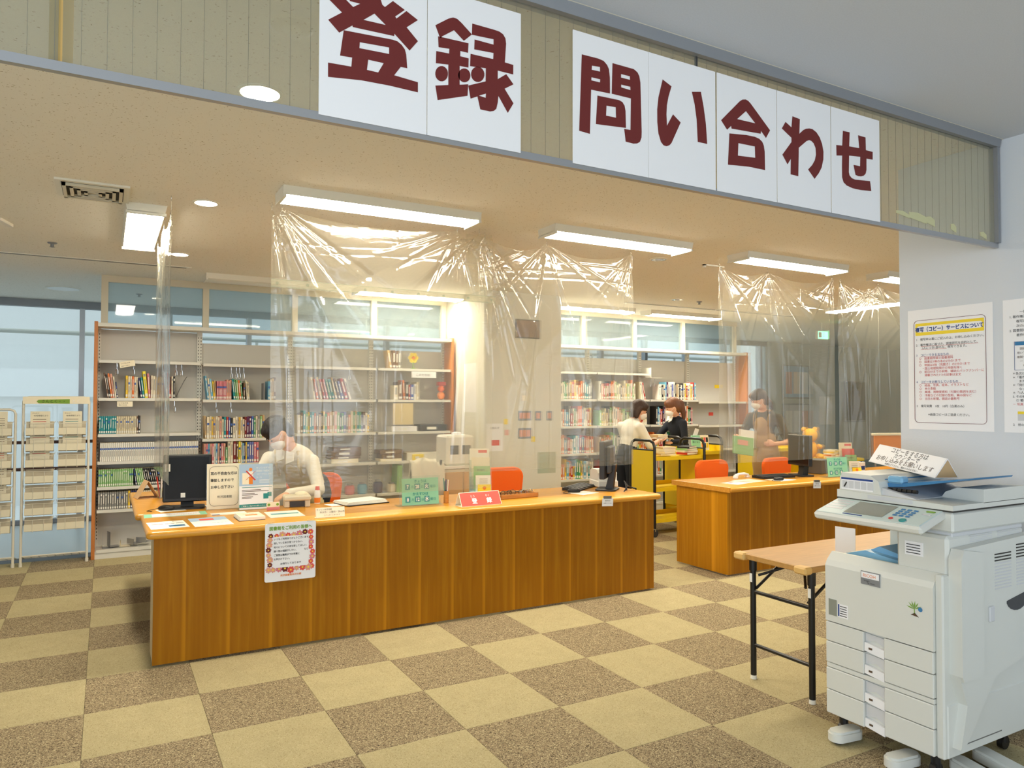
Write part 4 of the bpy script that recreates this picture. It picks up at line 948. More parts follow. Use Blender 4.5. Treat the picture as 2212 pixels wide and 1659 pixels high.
# seedling sticker
b = MB()
for a in (-75, -45, -20, 5, 30, 60): b.add([(.158, -.0012, .648), (.158+.018*math.sin(R(a-9)), -.0012, .648+.018*math.cos(R(a-9))), (.158+.034*math.sin(R(a)), -.0012, .648+.034*math.cos(R(a))), (.158+.018*math.sin(R(a+9)), -.0012, .648+.018*math.cos(R(a+9)))], [(0, 1, 2, 3)])
b.box(.1565, -.0013, .63, .1595, -.0006, .65).build('leaf_sticker', 'green_ink', door)
MB().prism([(.142, .624), (.176, .620), (.160, .634)], 'y', -.0013, -.0006).build('soil_sticker', 'ink_brown', door)
MB().cyl((.182, -.0014, .652), (.182, -.0006, .652), .009, n=16).build('globe_sticker', 'tray_blue', door)
# output tray recess and pillar
cp(MB().cbox(-WX, .03, .735, WX-.02, .60, .785, .004), 'tray_deck', 'copier')
cp(MB().prism([(-.24, .786), (-.14, .815), (.10, .79), (.10, .786)], 'y', .12, .5), 'output_tray', 'copier_blue')
cp(MB().prism([(-.14, .815), (-.10, .836), (.08, .80), (.10, .79)], 'y', .16, .42), 'paper_stop', 'copier_blue')
cp(MB().cbox(-.225, .42, .735, -.13, .58, .965, .004), 'left_pillar', 'kraft' if False else 'copier')
cp(MB().cbox(.05, .05, .735, WX+.01, .60, .945, .012), 'right_pillar', 'copier')
cp(MB().cbox(-.13, .54, .735, .06, .60, .965, .004), 'rear_wall', 'copier_b')
o = cp(MB().box(.09, .0475, .85, .165, .0498, .905), 'sticker', 'white_sheet')
for i in range(4): MB().box(.097, .046, .858+.011*i, .155, .0475, .861+.011*i).build('print_line', 'ink', o)
# scanner body
sc_ = cp(MB().cbox(-WX, .085, .955, WX+.012, .62, 1.035, .008), 'scanner_body', 'copier')
cp(MB().cbox(-WX+.01, .09, .938, WX+.005, .60, .955, .003), 'scanner_base', 'copier_b')
cp(MB().box(-WX-.001, .084, 1.036, WX+.013, .621, 1.041), 'lid_gap', 'dark_slot')
lid = cp(MB().prism([(-WX, 1.042), (WX+.012, 1.042), (WX+.012, 1.062), (-WX, 1.075)], 'y', .085, .62), 'platen_lid', 'copier')
MB().box(-.10, .0825, 1.05, .10, .085, 1.066).build('lid_grip', 'copier_b', lid)
# document feeder
adf = cp(MB().prism([(-WX+.002, 1.07), (-.045, 1.062), (-.06, 1.125), (-.10, 1.148), (-.235, 1.152), (-WX+.004, 1.13)], 'y', .10, .60), 'document_feeder', 'copier')
MB().box(-.240, .0985, 1.078, -.085, .0998, 1.128).build('guide_label', 'white_sheet', adf)
MB().box(-.240, .0975, 1.122, -.085, .0986, 1.130).build('guide_band', 'navy_ink', adf)
for i in range(5): MB().box(-.235+.031*i, .0975, 1.084, -.209+.031*i, .0985, 1.117).build('guide_picture', 'copier_b', adf)
MB().prism([(-.228, 1.09), (-.215, 1.112), (-.210, 1.108), (-.222, 1.088)], 'y', .0965, .0975).build('guide_mark', 'ink', adf)
cp(MB().prism([(-.05, 1.07), (.10, 1.062), (.10, 1.068), (-.05, 1.10)], 'y', .11, .58), 'feeder_deck', 'copier_b')
cp(MB().prism([(.09, 1.062), (WX+.012, 1.06), (WX+.012, 1.115), (.16, 1.112), (.11, 1.09)], 'y', .30, .61), 'feeder_hood', 'copier')
tr = cp(MB().prism([(-.075, 1.118), (-.06, 1.100), (.02, 1.108), (.24, 1.152), (.245, 1.160), (.02, 1.124), (-.06, 1.118), (-.07, 1.134)], 'y', .16, .56), 'document_tray', 'tray_blue')
MB().cbox(-.055, .15, 1.118, .015, .20, 1.150, .008).build('tray_guide', 'copier_blue', tr)
for i in range(6): cp(MB().cyl((-.04+.022*i, .14, 1.094), (-.022+.022*i, .14, 1.094), .008, n=10), 'roller', 'black', None, 30)
# control panel
pn = bpy.data.objects.new('control_panel', MB().cbox(-.255, -.10, -.022, .235, .085, .012, .010).mesh('control_panel', 'copier')); COL.objects.link(pn)
pn.parent = CP; pn.location = (0, .02, 1.003); pn.rotation_euler = (R(17), 0, 0)
MB().cbox(-.245, -.088, .011, .225, .078, .0145, .002).build('panel_face', 'panel_blue', pn)
MB().box(-.125, -.062, .0145, .05, .056, .0160).build('touch_screen', 'lcd', pn)
MB().box(-.120, -.078, .0145, -.03, -.072, .0158).build('status_bar', 'navy_ink', pn)
for r_ in range(4):
    for c in range(3): MB().cbox(.075+.027*c, -.03+.020*r_, .0145, .093+.027*c, -.018+.020*r_, .018, .002).build('key', 'tray_blue', pn)
MB().cyl((.14, -.062, .0145), (.14, -.062, .018), .014, n=16).build('start_button', 'teal_ink', pn, smooth=30)
MB().cyl((.088, -.058, .0145), (.088, -.058, .017), .009, n=14).build('stop_button', 'red_ink', pn, smooth=30)
for i in range(4): MB().box(-.235, -.04+.026*i, .0145, -.15, -.024+.026*i, .0152).build('function_key', 'copier_b', pn)
for c in range(2): MB().cbox(.175, .04-.03*c, .0145, .21, .052-.03*c, .017, .002).build('mode_key', 'copier_b' if c else 'green_ink', pn)
# right-hand side: duplex unit with louvres, lower cover
sd = cp(MB().prism([(.07, .90), (.60, .92), (.60, .44), (.30, .38), (.10, .16), (.055, .14), (.10, .30), (.05, .42), (.05, .86)], 'x', WX+.012, WX+.05), 'side_door', 'copier')
cp(MB().prism([(.05, .86), (.05, .42), (.06, .40), (.20, .40), (.20, .88), (.07, .90)], 'x', WX+.05, WX+.062), 'side_door_edge', 'copier')
for g, (y0, y1, z0, n) in enumerate(((.30, .42, .72, 12), (.46, .58, .72, 14))):
    for i in range(n): MB().box(WX+.0495, y0, z0+.0125*i, WX+.0515, y1, z0+.005+.0125*i).build('louvre', 'copier_b' if i < 9 else 'dark_slot', sd)
MB().prism([(.46-.075, .665), (.46+.085, .69)]+[(.46+.08*math.cos(a), .672-.052*math.sin(a)) for a in [PI*i/10 for i in range(1, 10)]], 'x', WX+.045, WX+.0525).build('door_grip', 'dark_grey', sd)
MB().cbox(WX+.048, .25, .60, WX+.058, .285, .66, .003).build('latch', 'copier_b', sd)
for (y0, y1) in ((.20, .36), (.40, .58)):
    for i in range(5): cp(MB().box(WX+.0085, y0, .912+.006*i, WX+.0105, y1, .9145+.006*i), 'vent_slot', 'copier_b')
cp(MB().cbox(WX+.006, .03, .098, WX+.016, .60, .30, .004), 'lower_cover', 'copier')
cp(MB().box(WX+.0155, .10, .13, WX+.0168, .40, .134), 'cover_seam', 'grey_plastic')
cp(MB().box(WX+.0155, .10, .262, WX+.017, .16, .275), 'sticker', 'cream_paper')
for (x, y) in ((-.21, .06), (.20, .06), (-.21, .54), (.20, .54)):
    c = cp(MB().cyl((x, y, .03), (x, y, .10), .018, n=10), 'caster', 'black', None, 30)
    MB().cyl((x-.012, y, .028), (x+.012, y, .028), .028, n=14).build('wheel', 'black', c, smooth=30)
def foot(x, y, rz, L):
    o = MB().prism(rrect(.075, L, .036, 6, 0, -L/2+.03), 'z', .0, .032).prism(rrect(.06, L-.015, .028, 6, 0, -L/2+.03), 'z', .032, .042).build('stabilizer', 'copier', CP, (x, y, .012), (0, 0, rz), 30)
    MB().cyl((0, -L+.07, -.012), (0, -L+.07, .0), .02, n=12).build('glide', 'black', o)
foot(-.16, .06, R(-8), .16); foot(.10, .06, R(-8), .16)
foot(.22, .18, R(75), .26); foot(.22, .34, R(75), .24)
# paper tray bracket seen through the gap
tag(MB().box(-.05, 0, 0, .05, .004, .17).box(-.05, 0, 0, .05, .06, .004).build('sheet_holder', 'white_sheet', None, (3.30, -1.10, TH+.001), (0, 0, -PI/2+.2)), 'white card holder standing on the folding table behind the copier', 'card holder')
# triangular sign on the copier
def tent(name, label, p0, p1, w, h, base, z, mats, rx=0):
    """A-shaped card: runs from p0 to p1, front slope faces local -y"""
    p0 = Vector(p0); p1 = Vector(p1); d = p1-p0; L = d.length
    t = thing(name, label, 'sign', ((p0.x+p1.x)/2, (p0.y+p1.y)/2, z), math.atan2(d.y, d.x))
    th = .0022
    sl = math.atan2(base/2, h)
    for s, nm in ((-1, 'front_face'), (1, 'back_face')):
        MB().add([(-L/2, s*base/2, 0), (L/2, s*base/2, 0), (L/2, 0, h), (-L/2, 0, h), (-L/2, s*(base/2-th), 0), (L/2, s*(base/2-th), 0), (L/2, 0, h-th*2), (-L/2, 0, h-th*2)], [(0,1,2,3),(4,5,6,7),(0,1,5,4),(1,2,6,5),(2,3,7,6),(3,0,4,7)]).build(nm, mats[0], t)
    MB().box(-L/2, -base/2, 0, L/2, base/2, .002).build('base_face', mats[0], t)
    # helper frame lying on the front slope: local x along, z up the slope, front faces out
    e = bpy.data.objects.new('lettering_panel', MB().box(-L/2+.004, -.0008, .004, L/2-.004, -.0002, math.hypot(h, base/2)-.004).mesh('lettering_panel', mats[1])); COL.objects.link(e)
    e.parent = t; e.location = (0, -base/2-.0004, 0); e.rotation_euler = (-sl, 0, 0)
    return t, e
t, e = tent('tent_sign', 'white triangular sign lying across the copier document tray', (3.405, -1.215), (3.265, -1.63), 0, .085, .115, 1.158, ('white_sheet', 'white_sheet'))
t.rotation_euler = (0, R(5), t.rotation_euler.z)
MB().prism([(-.057, .001), (.057, .001), (0, .083)], 'x', .2175, .2185).build('end_face', 'kraft', t)
text('コピーをする方は', .030, 'ink', e, (0, -.0014, .075), 'CENTER'); text('カウンターで', .028, 'ink', e, (0, -.0014, .050), 'CENTER')
text('お申し込みをお願いします', .031, 'ink_brown', e, (0, -.0014, .022), 'CENTER'); text('両替はできません。現金のみのお支払い', .012, 'ink', e, (0, -.0014, .006), 'CENTER')

# ================================================================== WALL NOTICES (wall faces -x)
WR = (0, 0, -PI/2)
o = sheet('wall_notice', 'white framed copy-service notice with yellow title band on the right wall', 'notice', .415, .61, (3.6985, -1.393, 1.33), WR, 'white_sheet')
def border(par, x0, z0, x1, z1, r, wd, m):
    pts = [(p[0], -.0008, p[1]) for p in rrect(x1-x0, z1-z0, r, 5, (x0+x1)/2, (z0+z1)/2)]
    MB().tube(pts, wd/2, 4, closed=True).build('border_line', m, par)
border(o, -.175, .035, .175, .555, .02, .0022, 'maroon')
patch(o, 'title_band', 'yellow_print', -.168, .478, .168, .540, r=.004); patch(o, 'title_glow', 'white_sheet', -.160, .494, .160, .526, -.0007, .01)
text('複写（コピー）サービスについて', .026, 'navy_ink', o, (0, -.0014, .498), 'CENTER', sx=.86, bold=.03)
L1 = [(.452, 'ink', '1　複写申込書にご記入の上、お申し込みください。'), (.424, 'ink', '2　著作権法に基づき、調査研究を目的として、'), (.408, 'ink', '　　1人につき1部のみ、複写できます。'),
      (.372, 'navy_ink', '3　コピーできる主なもの'), (.355, 'red_ink', '　○　図書館所蔵の図書資料'), (.338, 'red_ink', '　○　図書は1冊の本の2分の1まで'), (.321, 'red_ink', '　○　地図は1枚（見開き）の2分の1まで'), (.304, 'red_ink', '　　・国土地理院発行の地図を除く'), (.287, 'red_ink', '　○　前日分までの新聞、雑誌のバックナンバーに'), (.270, 'red_ink', '　　　掲載された1つの記事は全文'),
      (.236, 'navy_ink', '4　コピーをお断りしているもの'), (.219, 'red_ink', '　○　絵画、写真、絵本、イラストなど'), (.202, 'red_ink', '　○　本の表紙'), (.185, 'red_ink', '　○　楽譜、視聴覚資料（付録の歌詞を含む）'), (.168, 'red_ink', '　○　洋裁などの付録の型紙、編み図など'), (.151, 'red_ink', '　○　当日の新聞、雑誌の最新号'),
      (.114, 'ink', '5　複写実費　1枚　10円（白黒のみ）')]
for z, m, s in L1: text(s, .0145, m, o, (-.165, -.0012, z))
for (x0, x1, z) in ((-.14, .14, .421), (-.14, -.01, .405), (-.14, .02, .369), (-.14, .06, .233)): patch(o, 'underline', 'red_ink', x0, z, x1, z+.0012, -.0006)
text('※画面コピーはご遠慮ください。', .0145, 'ink', o, (0, -.0012, .072), 'CENTER')
o = sheet('wall_notice', 'white wall notice with blue table header at the right image edge', 'notice', .415, .61, (3.6985, -1.852, 1.33), WR, 'white_sheet')
yy = .545
for s in ['　　　～著作権法について～', '1. 著作権法の規定により', '　　複写は図書館が行います', '　　次の点をお守りください', '2. 図書館における複写', '　　著作権法第31条第1項']: text(s, .0145, 'ink', o, (-.18, -.0012, yy)); yy -= .021
border(o, -.16, .285, .17, .415, .001, .0015, 'navy_ink'); patch(o, 'table_header', 'tray_blue', -.158, .398, .168, .414)
for i, s in enumerate(['　図書、記録その他の資料を', '用いて、次の場合には著作物を', '複製することができる', '　一　図書館等の利用者の求め', '　　に応じて提供する場合']): text(s, .0125, 'ink_brown', o, (-.15, -.0012, .378-.019*i))
yy = .265
for s in ['＊条文に「図書館資料」とある', '＊「著作物の一部分」とは', '　　また、定期刊行物は', '＊「発行後相当期間」とは', '　　なった定期刊行物', '＊「1人につき1部」とは', '3. その他', '　① 著作権の保護期間'] : text(s, .0135, 'ink', o, (-.17, -.0012, yy)); yy -= .0175
text('－ 写真・絵画など', .0135, 'red_ink', o, (-.17, -.0012, yy)); patch(o, 'note_box', 'copier_b', -.15, .055, .1, .085); patch(o, 'note_header', 'yellow_print', -.15, .085, .1, .097, -.0006)
text('2　他の図書館の資料', .0135, 'ink', o, (-.17, -.0012, .032))
# ================================================================== ON THE NEAR COUNTER
Z = .7505
def monitor(label, loc, rz, w=.34, h=.30, sticker=False, up_=.075):
    t = thing('monitor', label, 'monitor', loc, rz)
    MB().prism(rrect(.22, .17, .03, 4, 0, .01), 'z', 0, .012).build('stand_base', 'black', t)
    MB().prism([(.0, .01), (.06, .01), (.085, up_+.11), (.05, up_+.11)], 'x', -.04, .04).build('stand_neck', 'black', t)
    s = MB().cbox(-w/2, -.022, up_, w/2, .022, up_+h, .006).build('screen_housing', 'black', t)
    MB().cbox(-w/2+.05, .02, up_+.04, w/2-.05, .055, up_+h-.04, .012).build('back_bulge', 'dark_grey', s)
    MB().box(-w/2+.016, -.0232, up_+.022, w/2-.016, -.0218, up_+h-.016).build('screen', 'black_gloss', s)
    for i in range(4): MB().box(w/2-.09+.014*i, -.0235, up_+.006, w/2-.082+.014*i, -.022, up_+.010).build('button', 'dark_grey', s)
    if sticker:
        MB().box(-w/2+.012, -.0242, up_+.205, -w/2+.045, -.0234, up_+.255).build('sticker', 'paper', s)
        MB().box(-.04, -.0245, up_+.03, -.012, -.0234, up_+.06).build('sticker', 'paper', s)
    return t
monitor('big black monitor at the left end of the near counter', (.56, 1.90, .7465), R(-6), .30, .315, True, .045)
monitor('thin black monitor seen from behind at the right end of the near counter', (3.66, 1.38, Z), R(-137), .36, .30, up_=.10)
def mouse(label, loc, rz):
    t = thing('computer_mouse', label, 'mouse', loc, rz, 'computer mice')
    MB().sph((0, 0, .012), (.03, .055, .022), 14, 9).build('shell', 'black', t, smooth=True)
    MB().tube([(0, .05, .012), (-.02, .09, .004), (-.06, .10, .0025), (-.09, .05, .0025)], .002, 5).build('cable', 'black', t)
def keyboard(label, loc, rz):
    t = thing('keyboard', label, 'keyboard', loc, rz, 'keyboards')
    MB().prism([(-.075, 0), (.075, 0), (.075, .024), (-.075, .012)], 'x', -.2, .2).build('case', 'black', t)
    kb = MB()
    for r_ in range(5):
        for c in range(20): kb.box(-.192+.0193*c, -.065+.026*r_, .0135+.0022*r_, -.176+.0193*c, -.043+.026*r_, .019+.0022*r_)
    kb.build('keys', 'dark_grey', t)['kind'] = 'stuff'
mouse('black mouse beside the big monitor at the left end', (.43, 1.86, .7465), R(60))
o = sheet('mouse_pad', 'pink-edged white pad under the mouse at the left end', 'pad', .16, .13, (.47, 1.78, .7463), flat(.2), 'paper', .001)
mouse('black mouse at the right end of the near counter', (3.33, 1.36, Z), R(70)); sheet('mouse_pad', 'white pad under the mouse at the right end of the near counter', 'pad', .20, .16, (3.40, 1.22, Z), flat(.3), 'paper', .0008)
keyboard('black keyboard at the right end of the near counter', (3.52, 1.56, Z), R(35))
cb = MB()
for i in range(4): cb.tube([(3.68+.01*i, 1.17, Z+.006+.004*i), (3.74, 1.20+.015*i, Z+.05+.01*i), (3.80, 1.25+.01*i, Z+.03), (3.86, 1.24, Z+.006+.003*i)], .004, 6)
tag(cb.build('cable_bundle', 'black', None, (0, 0, 0), smooth=True), 'black cable bundle beside the thin monitor', 'cable')
t = thing('receipt_printer', 'white receipt printer at the right end of the near counter', 'printer', (3.79, 1.60, Z), R(-15))
MB().cbox(-.09, -.12, 0, .09, .10, .06, .01).build('base', 'white_metal', t)
MB().prism([(-.10, .06), (.09, .06), (.09, .13), (.05, .15), (-.06, .15), (-.10, .12)], 'x', -.085, .085).build('cover', 'white_metal', t)
MB().box(-.05, -.105, .10, .05, -.098, .115).build('paper_slot', 'dark_slot', t)
# standing A4 notices
def stand_sheet(name, label, w, h, loc, rz, m, tilt=-4):
    t = thing(name, label, 'sign', loc, rz)
    MB().box(-w/2-.004, .001, 0, w/2+.004, .004, h+.003).build('acrylic_back', 'acrylic', t, rot=(R(tilt), 0, 0))
    MB().box(-w/2-.004, -.002, 0, w/2+.004, .075, .003).build('acrylic_foot', 'acrylic', t)
    e = sheet('printed_sheet', None, None, w, h, (0, 0, .003), (R(tilt), 0, 0), m, .0008, parent=t)
    return t, e
t, e = stand_sheet('standing_notice', 'cream standing notice offering written conversation beside the big monitor', .21, .297, (.766, 1.70, Z), R(-3), 'cream_paper')
border(e, -.09, .02, .09, .28, .03, .0022, 'ink_brown')
for i, s in enumerate(['耳の不自由な方は', '筆談しますので', 'お申し出下さい']): text(s, .0225, 'ink', e, (-.083, -.0012, .225-.045*i), sx=.92, bold=.02)
text('所沢図書館', .0185, 'ink', e, (-.042, -.0012, .072))
t, e = stand_sheet('standing_notice', 'blue and white standing notice with red cross about copying maps', .213, .297, (.952, 1.58, Z), 0, 'white_sheet')
patch(e, 'blue_panel', 'sky_blue', -.1065, .155, .1065, .297)
for i, s in enumerate(['守っていますか？', '図書館で地図を', 'コピーするときの', 'ルール']): text(s, .0145, 'white_ink', e, (.0, -.0012, .265-.0205*i), sx=.85)
for i in range(3): patch(e, 'print_line', 'white_ink', .02, .172+.008*i, .085, .1745+.008*i, -.0008)
patch(e, 'drawn_copier', 'cream_paper', -.088, .165, -.035, .24, -.0007); patch(e, 'drawn_trousers', 'orange_ink', -.046, .165, -.022, .215, -.0009); patch(e, 'drawn_body', 'paper', -.052, .213, -.02, .25, -.0010)
MB().cyl((-.035, -.0012, .262), (-.035, -.0006, .262), .011, n=14).build('drawn_head', 'salmon' if False else 'orange_ink', e)
for s in (1, -1): MB().prism([(-.068, .222+s*.03), (-.060, .226+s*.03), (-.002, .222-s*.03), (-.010, .218-s*.03)], 'y', -.0016, -.0012).build('red_cross_stroke', 'red_ink', e)
for i, (z, w) in enumerate(((.142, .19), (.125, .12), (.116, .17), (.102, .08), (.093, .10), (.08, .07), (.072, .06))): patch(e, 'print_line', 'ink_brown' if i else 'teal_ink', -.09, z, -.09+w, z+.0035, -.0008)
patch(e, 'drawn_arrow_box', 'teal_ink', .045, .065, .078, .10); patch(e, 'drawn_ring', 'teal_ink', .072, .08, .098, .108, -.0008)
patch(e, 'footer_band', 'teal_ink', -.1065, .012, .1065, .034); text('ご理解とご協力をお願いいたします', .011, 'white_ink', e, (-.095, -.0012, .018))
t = thing('small_card', 'small pink and green illustrated card before the copying notice', 'card', (1.045, 1.50, Z), R(4))
MB().box(-.042, 0, 0, .042, .003, .052).build('card_face', 'cream_paper', t); MB().box(-.042, -.0006, 0, .042, 0, .02).build('pink_band', 'book pink', t)
for s in (-1, 1): MB().cyl((s*.028, -.0012, .036), (s*.028, -.0003, .036), .009, n=14).build('green_dot', 'green_ink', t)
MB().prism([(.003, 0), (.03, 0), (.003, .03)], 'x', -.03, .03).build('back_prop', 'cream_paper', t)
# white desk device and red-capped bottle
t = thing('label_printer', 'low cream desk device with raised paper rest before the clerk', 'device', (1.22, 1.60, Z), R(-8))
for (x0, x1) in ((-.085, -.05), (.05, .085)): MB().cbox(x0, -.05, 0, x1, .06, .045, .004).build('leg', 'cream_metal', t)
MB().cbox(-.09, -.06, .045, .09, .07, .078, .008).build('body', 'cream_metal', t)
MB().sph((.03, .01, .082), (.045, .04, .02)).build('knob', 'cream_paper', t, smooth=True)
MB().box(-.048, -.045, .004, .048, -.04, .04).build('dark_window', 'dark_grey', t)
t = thing('spray_bottle', 'small clear bottle with red cap beside the desk device', 'bottle', (1.375, 1.66, Z))
MB().lathe([(.019, 0), (.021, .005), (.021, .085), (.015, .097)], n=16).build('bottle', 'white_sheet', t, smooth=30)
MB().cyl((0, 0, .097), (0, 0, .122), .016, .014, 14).build('cap', 'red_card', t, smooth=30)
MB().cyl((0, 0, .01), (0, 0, .045), .0214, n=16).build('label_wrap', 'orange_ink', t)
# flat papers along the front edge
def flatp(label, x, y, rz, w, h, m='paper', n=0, group='leaflets along the counter edge', z=Z, curl=0):
    o = sheet('paper_sheet', label, 'paper', w, h, (x, y, z), flat(rz), m, .0012, group); return o
o = flatp('white leaflet with blue corner box at the left front corner of the counter', .40, 1.06, .05, .20, .27)
text('ご来館のみなさまへ', .016, 'ink_brown', o, (-.08, -.0014, .225))
for i, (a, b, m) in enumerate(((-.08, -.02, 'red_ink'), (-.01, .04, 'ink_brown'), (.05, .09, 'ink'), (-.08, -.03, 'sky_blue'))): patch(o, 'print_line', m, a, .165-.03*(i == 3), b, .175-.03*(i == 3))
patch(o, 'blue_box', 'tray_blue', .0, .05, .085, .105)
o = flatp('leaflet with grey-blue top and red picture, second along the counter edge', .63, 1.04, .03, .21, .33)
patch(o, 'blue_top', 'sky_blue', -.105, .2, .105, .33); patch(o, 'picture', 'red_card', -.05, .22, .03, .28, -.0008); text('図書館カード', .022, 'teal_ink', o, (.0, -.0014, .09))
b = MB()
for i in range(5): b.box(-.075+.002*i, 0, .0, .075-.001*i, .004, .20) if i == 0 else b.T and None
t = thing('booklet_stack', 'stack of cream booklets, third along the counter edge', 'booklets', (.85, 1.12, Z), .02)
for i in range(6): MB().box(-.076+.002*i, 0, .0035*i, .076, .20, .0035*i+.003).build('booklet', 'paper' if i else 'grey_plastic', t)
e = sheet('cover_print', None, None, .14, .19, (0.004, .004, .0216), FLAT, 'cream_paper', .0004, parent=t); patch(e, 'picture', 'salmon' if False else 'orange_ink', -.03, .06, .04, .10); text('としょかん', .018, 'ink_brown', e, (-.04, -.0012, .12))
o = flatp('white leaflet with teal band and lifted corner, fourth along the counter edge', 1.07, 1.16, -.03, .21, .27)
patch(o, 'teal_band', 'teal_ink', -.08, .13, .09, .165); patch(o, 'teal_band', 'sky_blue', -.08, .16, .02, .18, -.0008)
o = flatp('long pale green card strip lying behind the front leaflets', .465, 1.52, -.02, .36, .15, 'white_sheet')
patch(o, 'green_edge', 'teal_card', -.18, 0, -.135, .15); patch(o, 'green_edge', 'teal_card', .14, 0, .18, .15); patch(o, 'green_line', 'teal_card', -.18, 0, .18, .012, -.0008)
text('ソーシャルディスタンスにご協力ください', .014, 'ink', o, (-.11, -.0014, .09)); text('2メートルあけてお並びください', .014, 'ink', o, (-.08, -.0014, .055))
o = flatp('white leaflet with dark blue edge right of the pale green strip', .77, 1.44, .05, .21, .10, 'paper'); patch(o, 'blue_edge', 'navy_ink', -.105, 0, -.06, .03)
o = flatp('white sheet under the copying notice by the monitor', .78, 1.86, .1, .2, .1, z=Z)
# hanging poster with flower border
o = sheet('hanging_poster', 'white flower-bordered poster taped to the counter front', 'poster', .295, .342, (1.04, .9515, .409), (R(.5), 0, 0), 'white_sheet', .0012, r=.012)
text('図書館をご利用の皆様へ', .0245, 'green_ink', o, (0, -.0016, .302), 'CENTER', bold=.03, sx=.92)
rf = random.Random(4)
fl = []
for i in range(8): fl.append((-.115+.033*i, .272+rf.uniform(-.008, .008)))
for i in range(7): fl.append((-.122+rf.uniform(-.008, .006), .245-.029*i)); fl.append((.122+rf.uniform(-.006, .008), .245-.029*i))
for i in range(7): fl.append((-.10+.034*i, .068+rf.uniform(-.008, .006)))
FC = ['maroon', 'red_card', 'book salmon', 'red_card', 'book salmon', 'book pink']
for i, (x, z) in enumerate(fl):
    r0 = rf.uniform(.014, .022); b = MB(); a0 = rf.uniform(0, 1)
    for k in range(7):
        a = a0+2*PI*k/7; u = Vector((math.cos(a), 0, math.sin(a))); v = Vector((-math.sin(a), 0, math.cos(a))); c = Vector((x, -.0006-.00003*i, z))
        b.add([c, c+u*r0*.7+v*r0*.34, c+u*r0+v*r0*.12, c+u*r0-v*r0*.12, c+u*r0*.7-v*r0*.34], [(0, 1, 2, 3, 4)])
    f_ = b.build('flower', FC[i % 6], o)
    MB().cyl((x, -.0023, z), (x, -.0017, z), r0*.25, n=10).build('flower_centre', 'yellow_print', f_)
patch(o, 'text_panel', 'white_sheet', -.102, .080, .105, .262, -.0028, .012)
for i, s in enumerate(['いつもご利用ありがとうございます。', '探している本が見つからない、', '何々についての本を探してほしい、', '調べ物の相談がしたい、　　　など', 'ご質問は職員までお気軽に', 'お声かけ下さい。']): text(s, .0135, 'ink', o, (-.098, -.0034, .243-.0235*i), sx=.93, bold=.02)
text('お待ちしております', .0135, 'ink', o, (-.06, -.0034, .097), bold=.02)
text('所沢図書館所沢分館', .0135, 'orange_ink', o, (-.058, -.0016, .028), bold=.02)
for s in (-1, 1): MB().box(s*.115-.02, -.004, .338, s*.115+.02, .006, .348).build('tape', 'acrylic', o)
# small cards, papers and date board
t = thing('small_card', 'cream name card for town maps standing on the counter edge', 'card', (1.295, 1.02, Z), R(-1))
MB().box(-.09, 0, 0, .09, .0015, .062).build('card_face', 'cream_paper', t, rot=(R(-12), 0, 0)); MB().box(-.09, 0, 0, .09, .04, .001).build('card_foot', 'cream_paper', t)
e = sheet('card_print', None, None, .176, .058, (0, -.0012, .002), (R(-12), 0, 0), 'cream_paper', .0004, parent=t)
text('ゼンリン住宅地図', .012, 'ink_brown', e, (-.085, -.0012, .044)); text('所沢市・入間市・狭山市', .014, 'ink_brown', e, (-.065, -.0012, .026)); text('カウンターにあります', .010, 'ink_brown', e, (-.04, -.0012, .009))
t = thing('document_pile', 'black clipboard with a pile of white papers on the counter', 'papers', (1.66, 1.55, Z), R(12))
MB().cbox(-.16, -.11, 0, .16, .11, .006, .002).build('clipboard', 'black', t)
for i in range(5): MB().box(-.165+.004*i, -.10+.006*i, .0065+.0035*i, .150+.003*(i % 3), .12, .009+.0035*i).build('paper_sheet', 'paper', t, rot=(0, 0, R(2*i-4)))
sheet('paper_sheet', 'white sheet beside the black clipboard', 'paper', .14, .12, (1.50, 1.50, Z), flat(.2), 'white_sheet', .001)
def date_board(label, loc, rz):
    t = thing('date_board', label, 'sign', loc, rz, 'today and due date boards')
    MB().box(-.16, -.002, 0, .16, .09, .006).build('acrylic_foot', 'acrylic', t)
    MB().box(-.15, .004, .006, .15, .007, .205).build('acrylic_back', 'acrylic', t, rot=(R(-6), 0, 0))
    e = sheet('board_card', None, None, .265, .182, (0, 0, .008), (R(-6), 0, 0), 'teal_card', .002, parent=t)
    for (z, head, mo, dy, wd) in ((.105, 'きょうは', '7', '28', '火'), (.018, 'かえすひは', '8', '12', '水')):
        text(head, .023, 'teal_ink', e, (0, -.0014, z+.048), 'CENTER', bold=.02)
        for (x, w, s) in ((-.092, .036, mo), (-.022, .042, dy), (.046, .038, wd)):
            patch(e, 'number_tile', 'teal_tile', x-w/2, z, x+w/2, z+.040, -.0006, .004)
            text(s, .033, 'white_ink', e, (x, -.0016, z+.008), 'CENTER', sx=.85, bold=.025)
        for (x, s) in ((-.067, '月'), (.004, '日'), (.070, '曜日')): text(s, .021, 'teal_ink', e, (x, -.0014, z+.010))
    return t
date_board('teal date board in a clear stand on the near counter', (1.975, 1.225, Z), R(-2))
t, e = tent('tent_sign', 'red triangular registration sign on the near counter', (2.19, 1.075), (2.505, 1.085), 0, .092, .10, Z, ('cream_paper', 'red_card'))
text('登', .042, 'white_ink', e, (-.05, -.0014, .022), 'CENTER', bold=.03); text('録', .042, 'white_ink', e, (.065, -.0014, .022), 'CENTER', bold=.03)
text('とう', .019, 'white_ink', e, (-.058, -.0014, .066), 'CENTER'); text('ろく', .019, 'white_ink', e, (.058, -.0014, .066), 'CENTER')
t = thing('pen_cup', 'slim wooden pen cup with pens right of the date board', 'pen cup', (2.185, 1.27, Z))
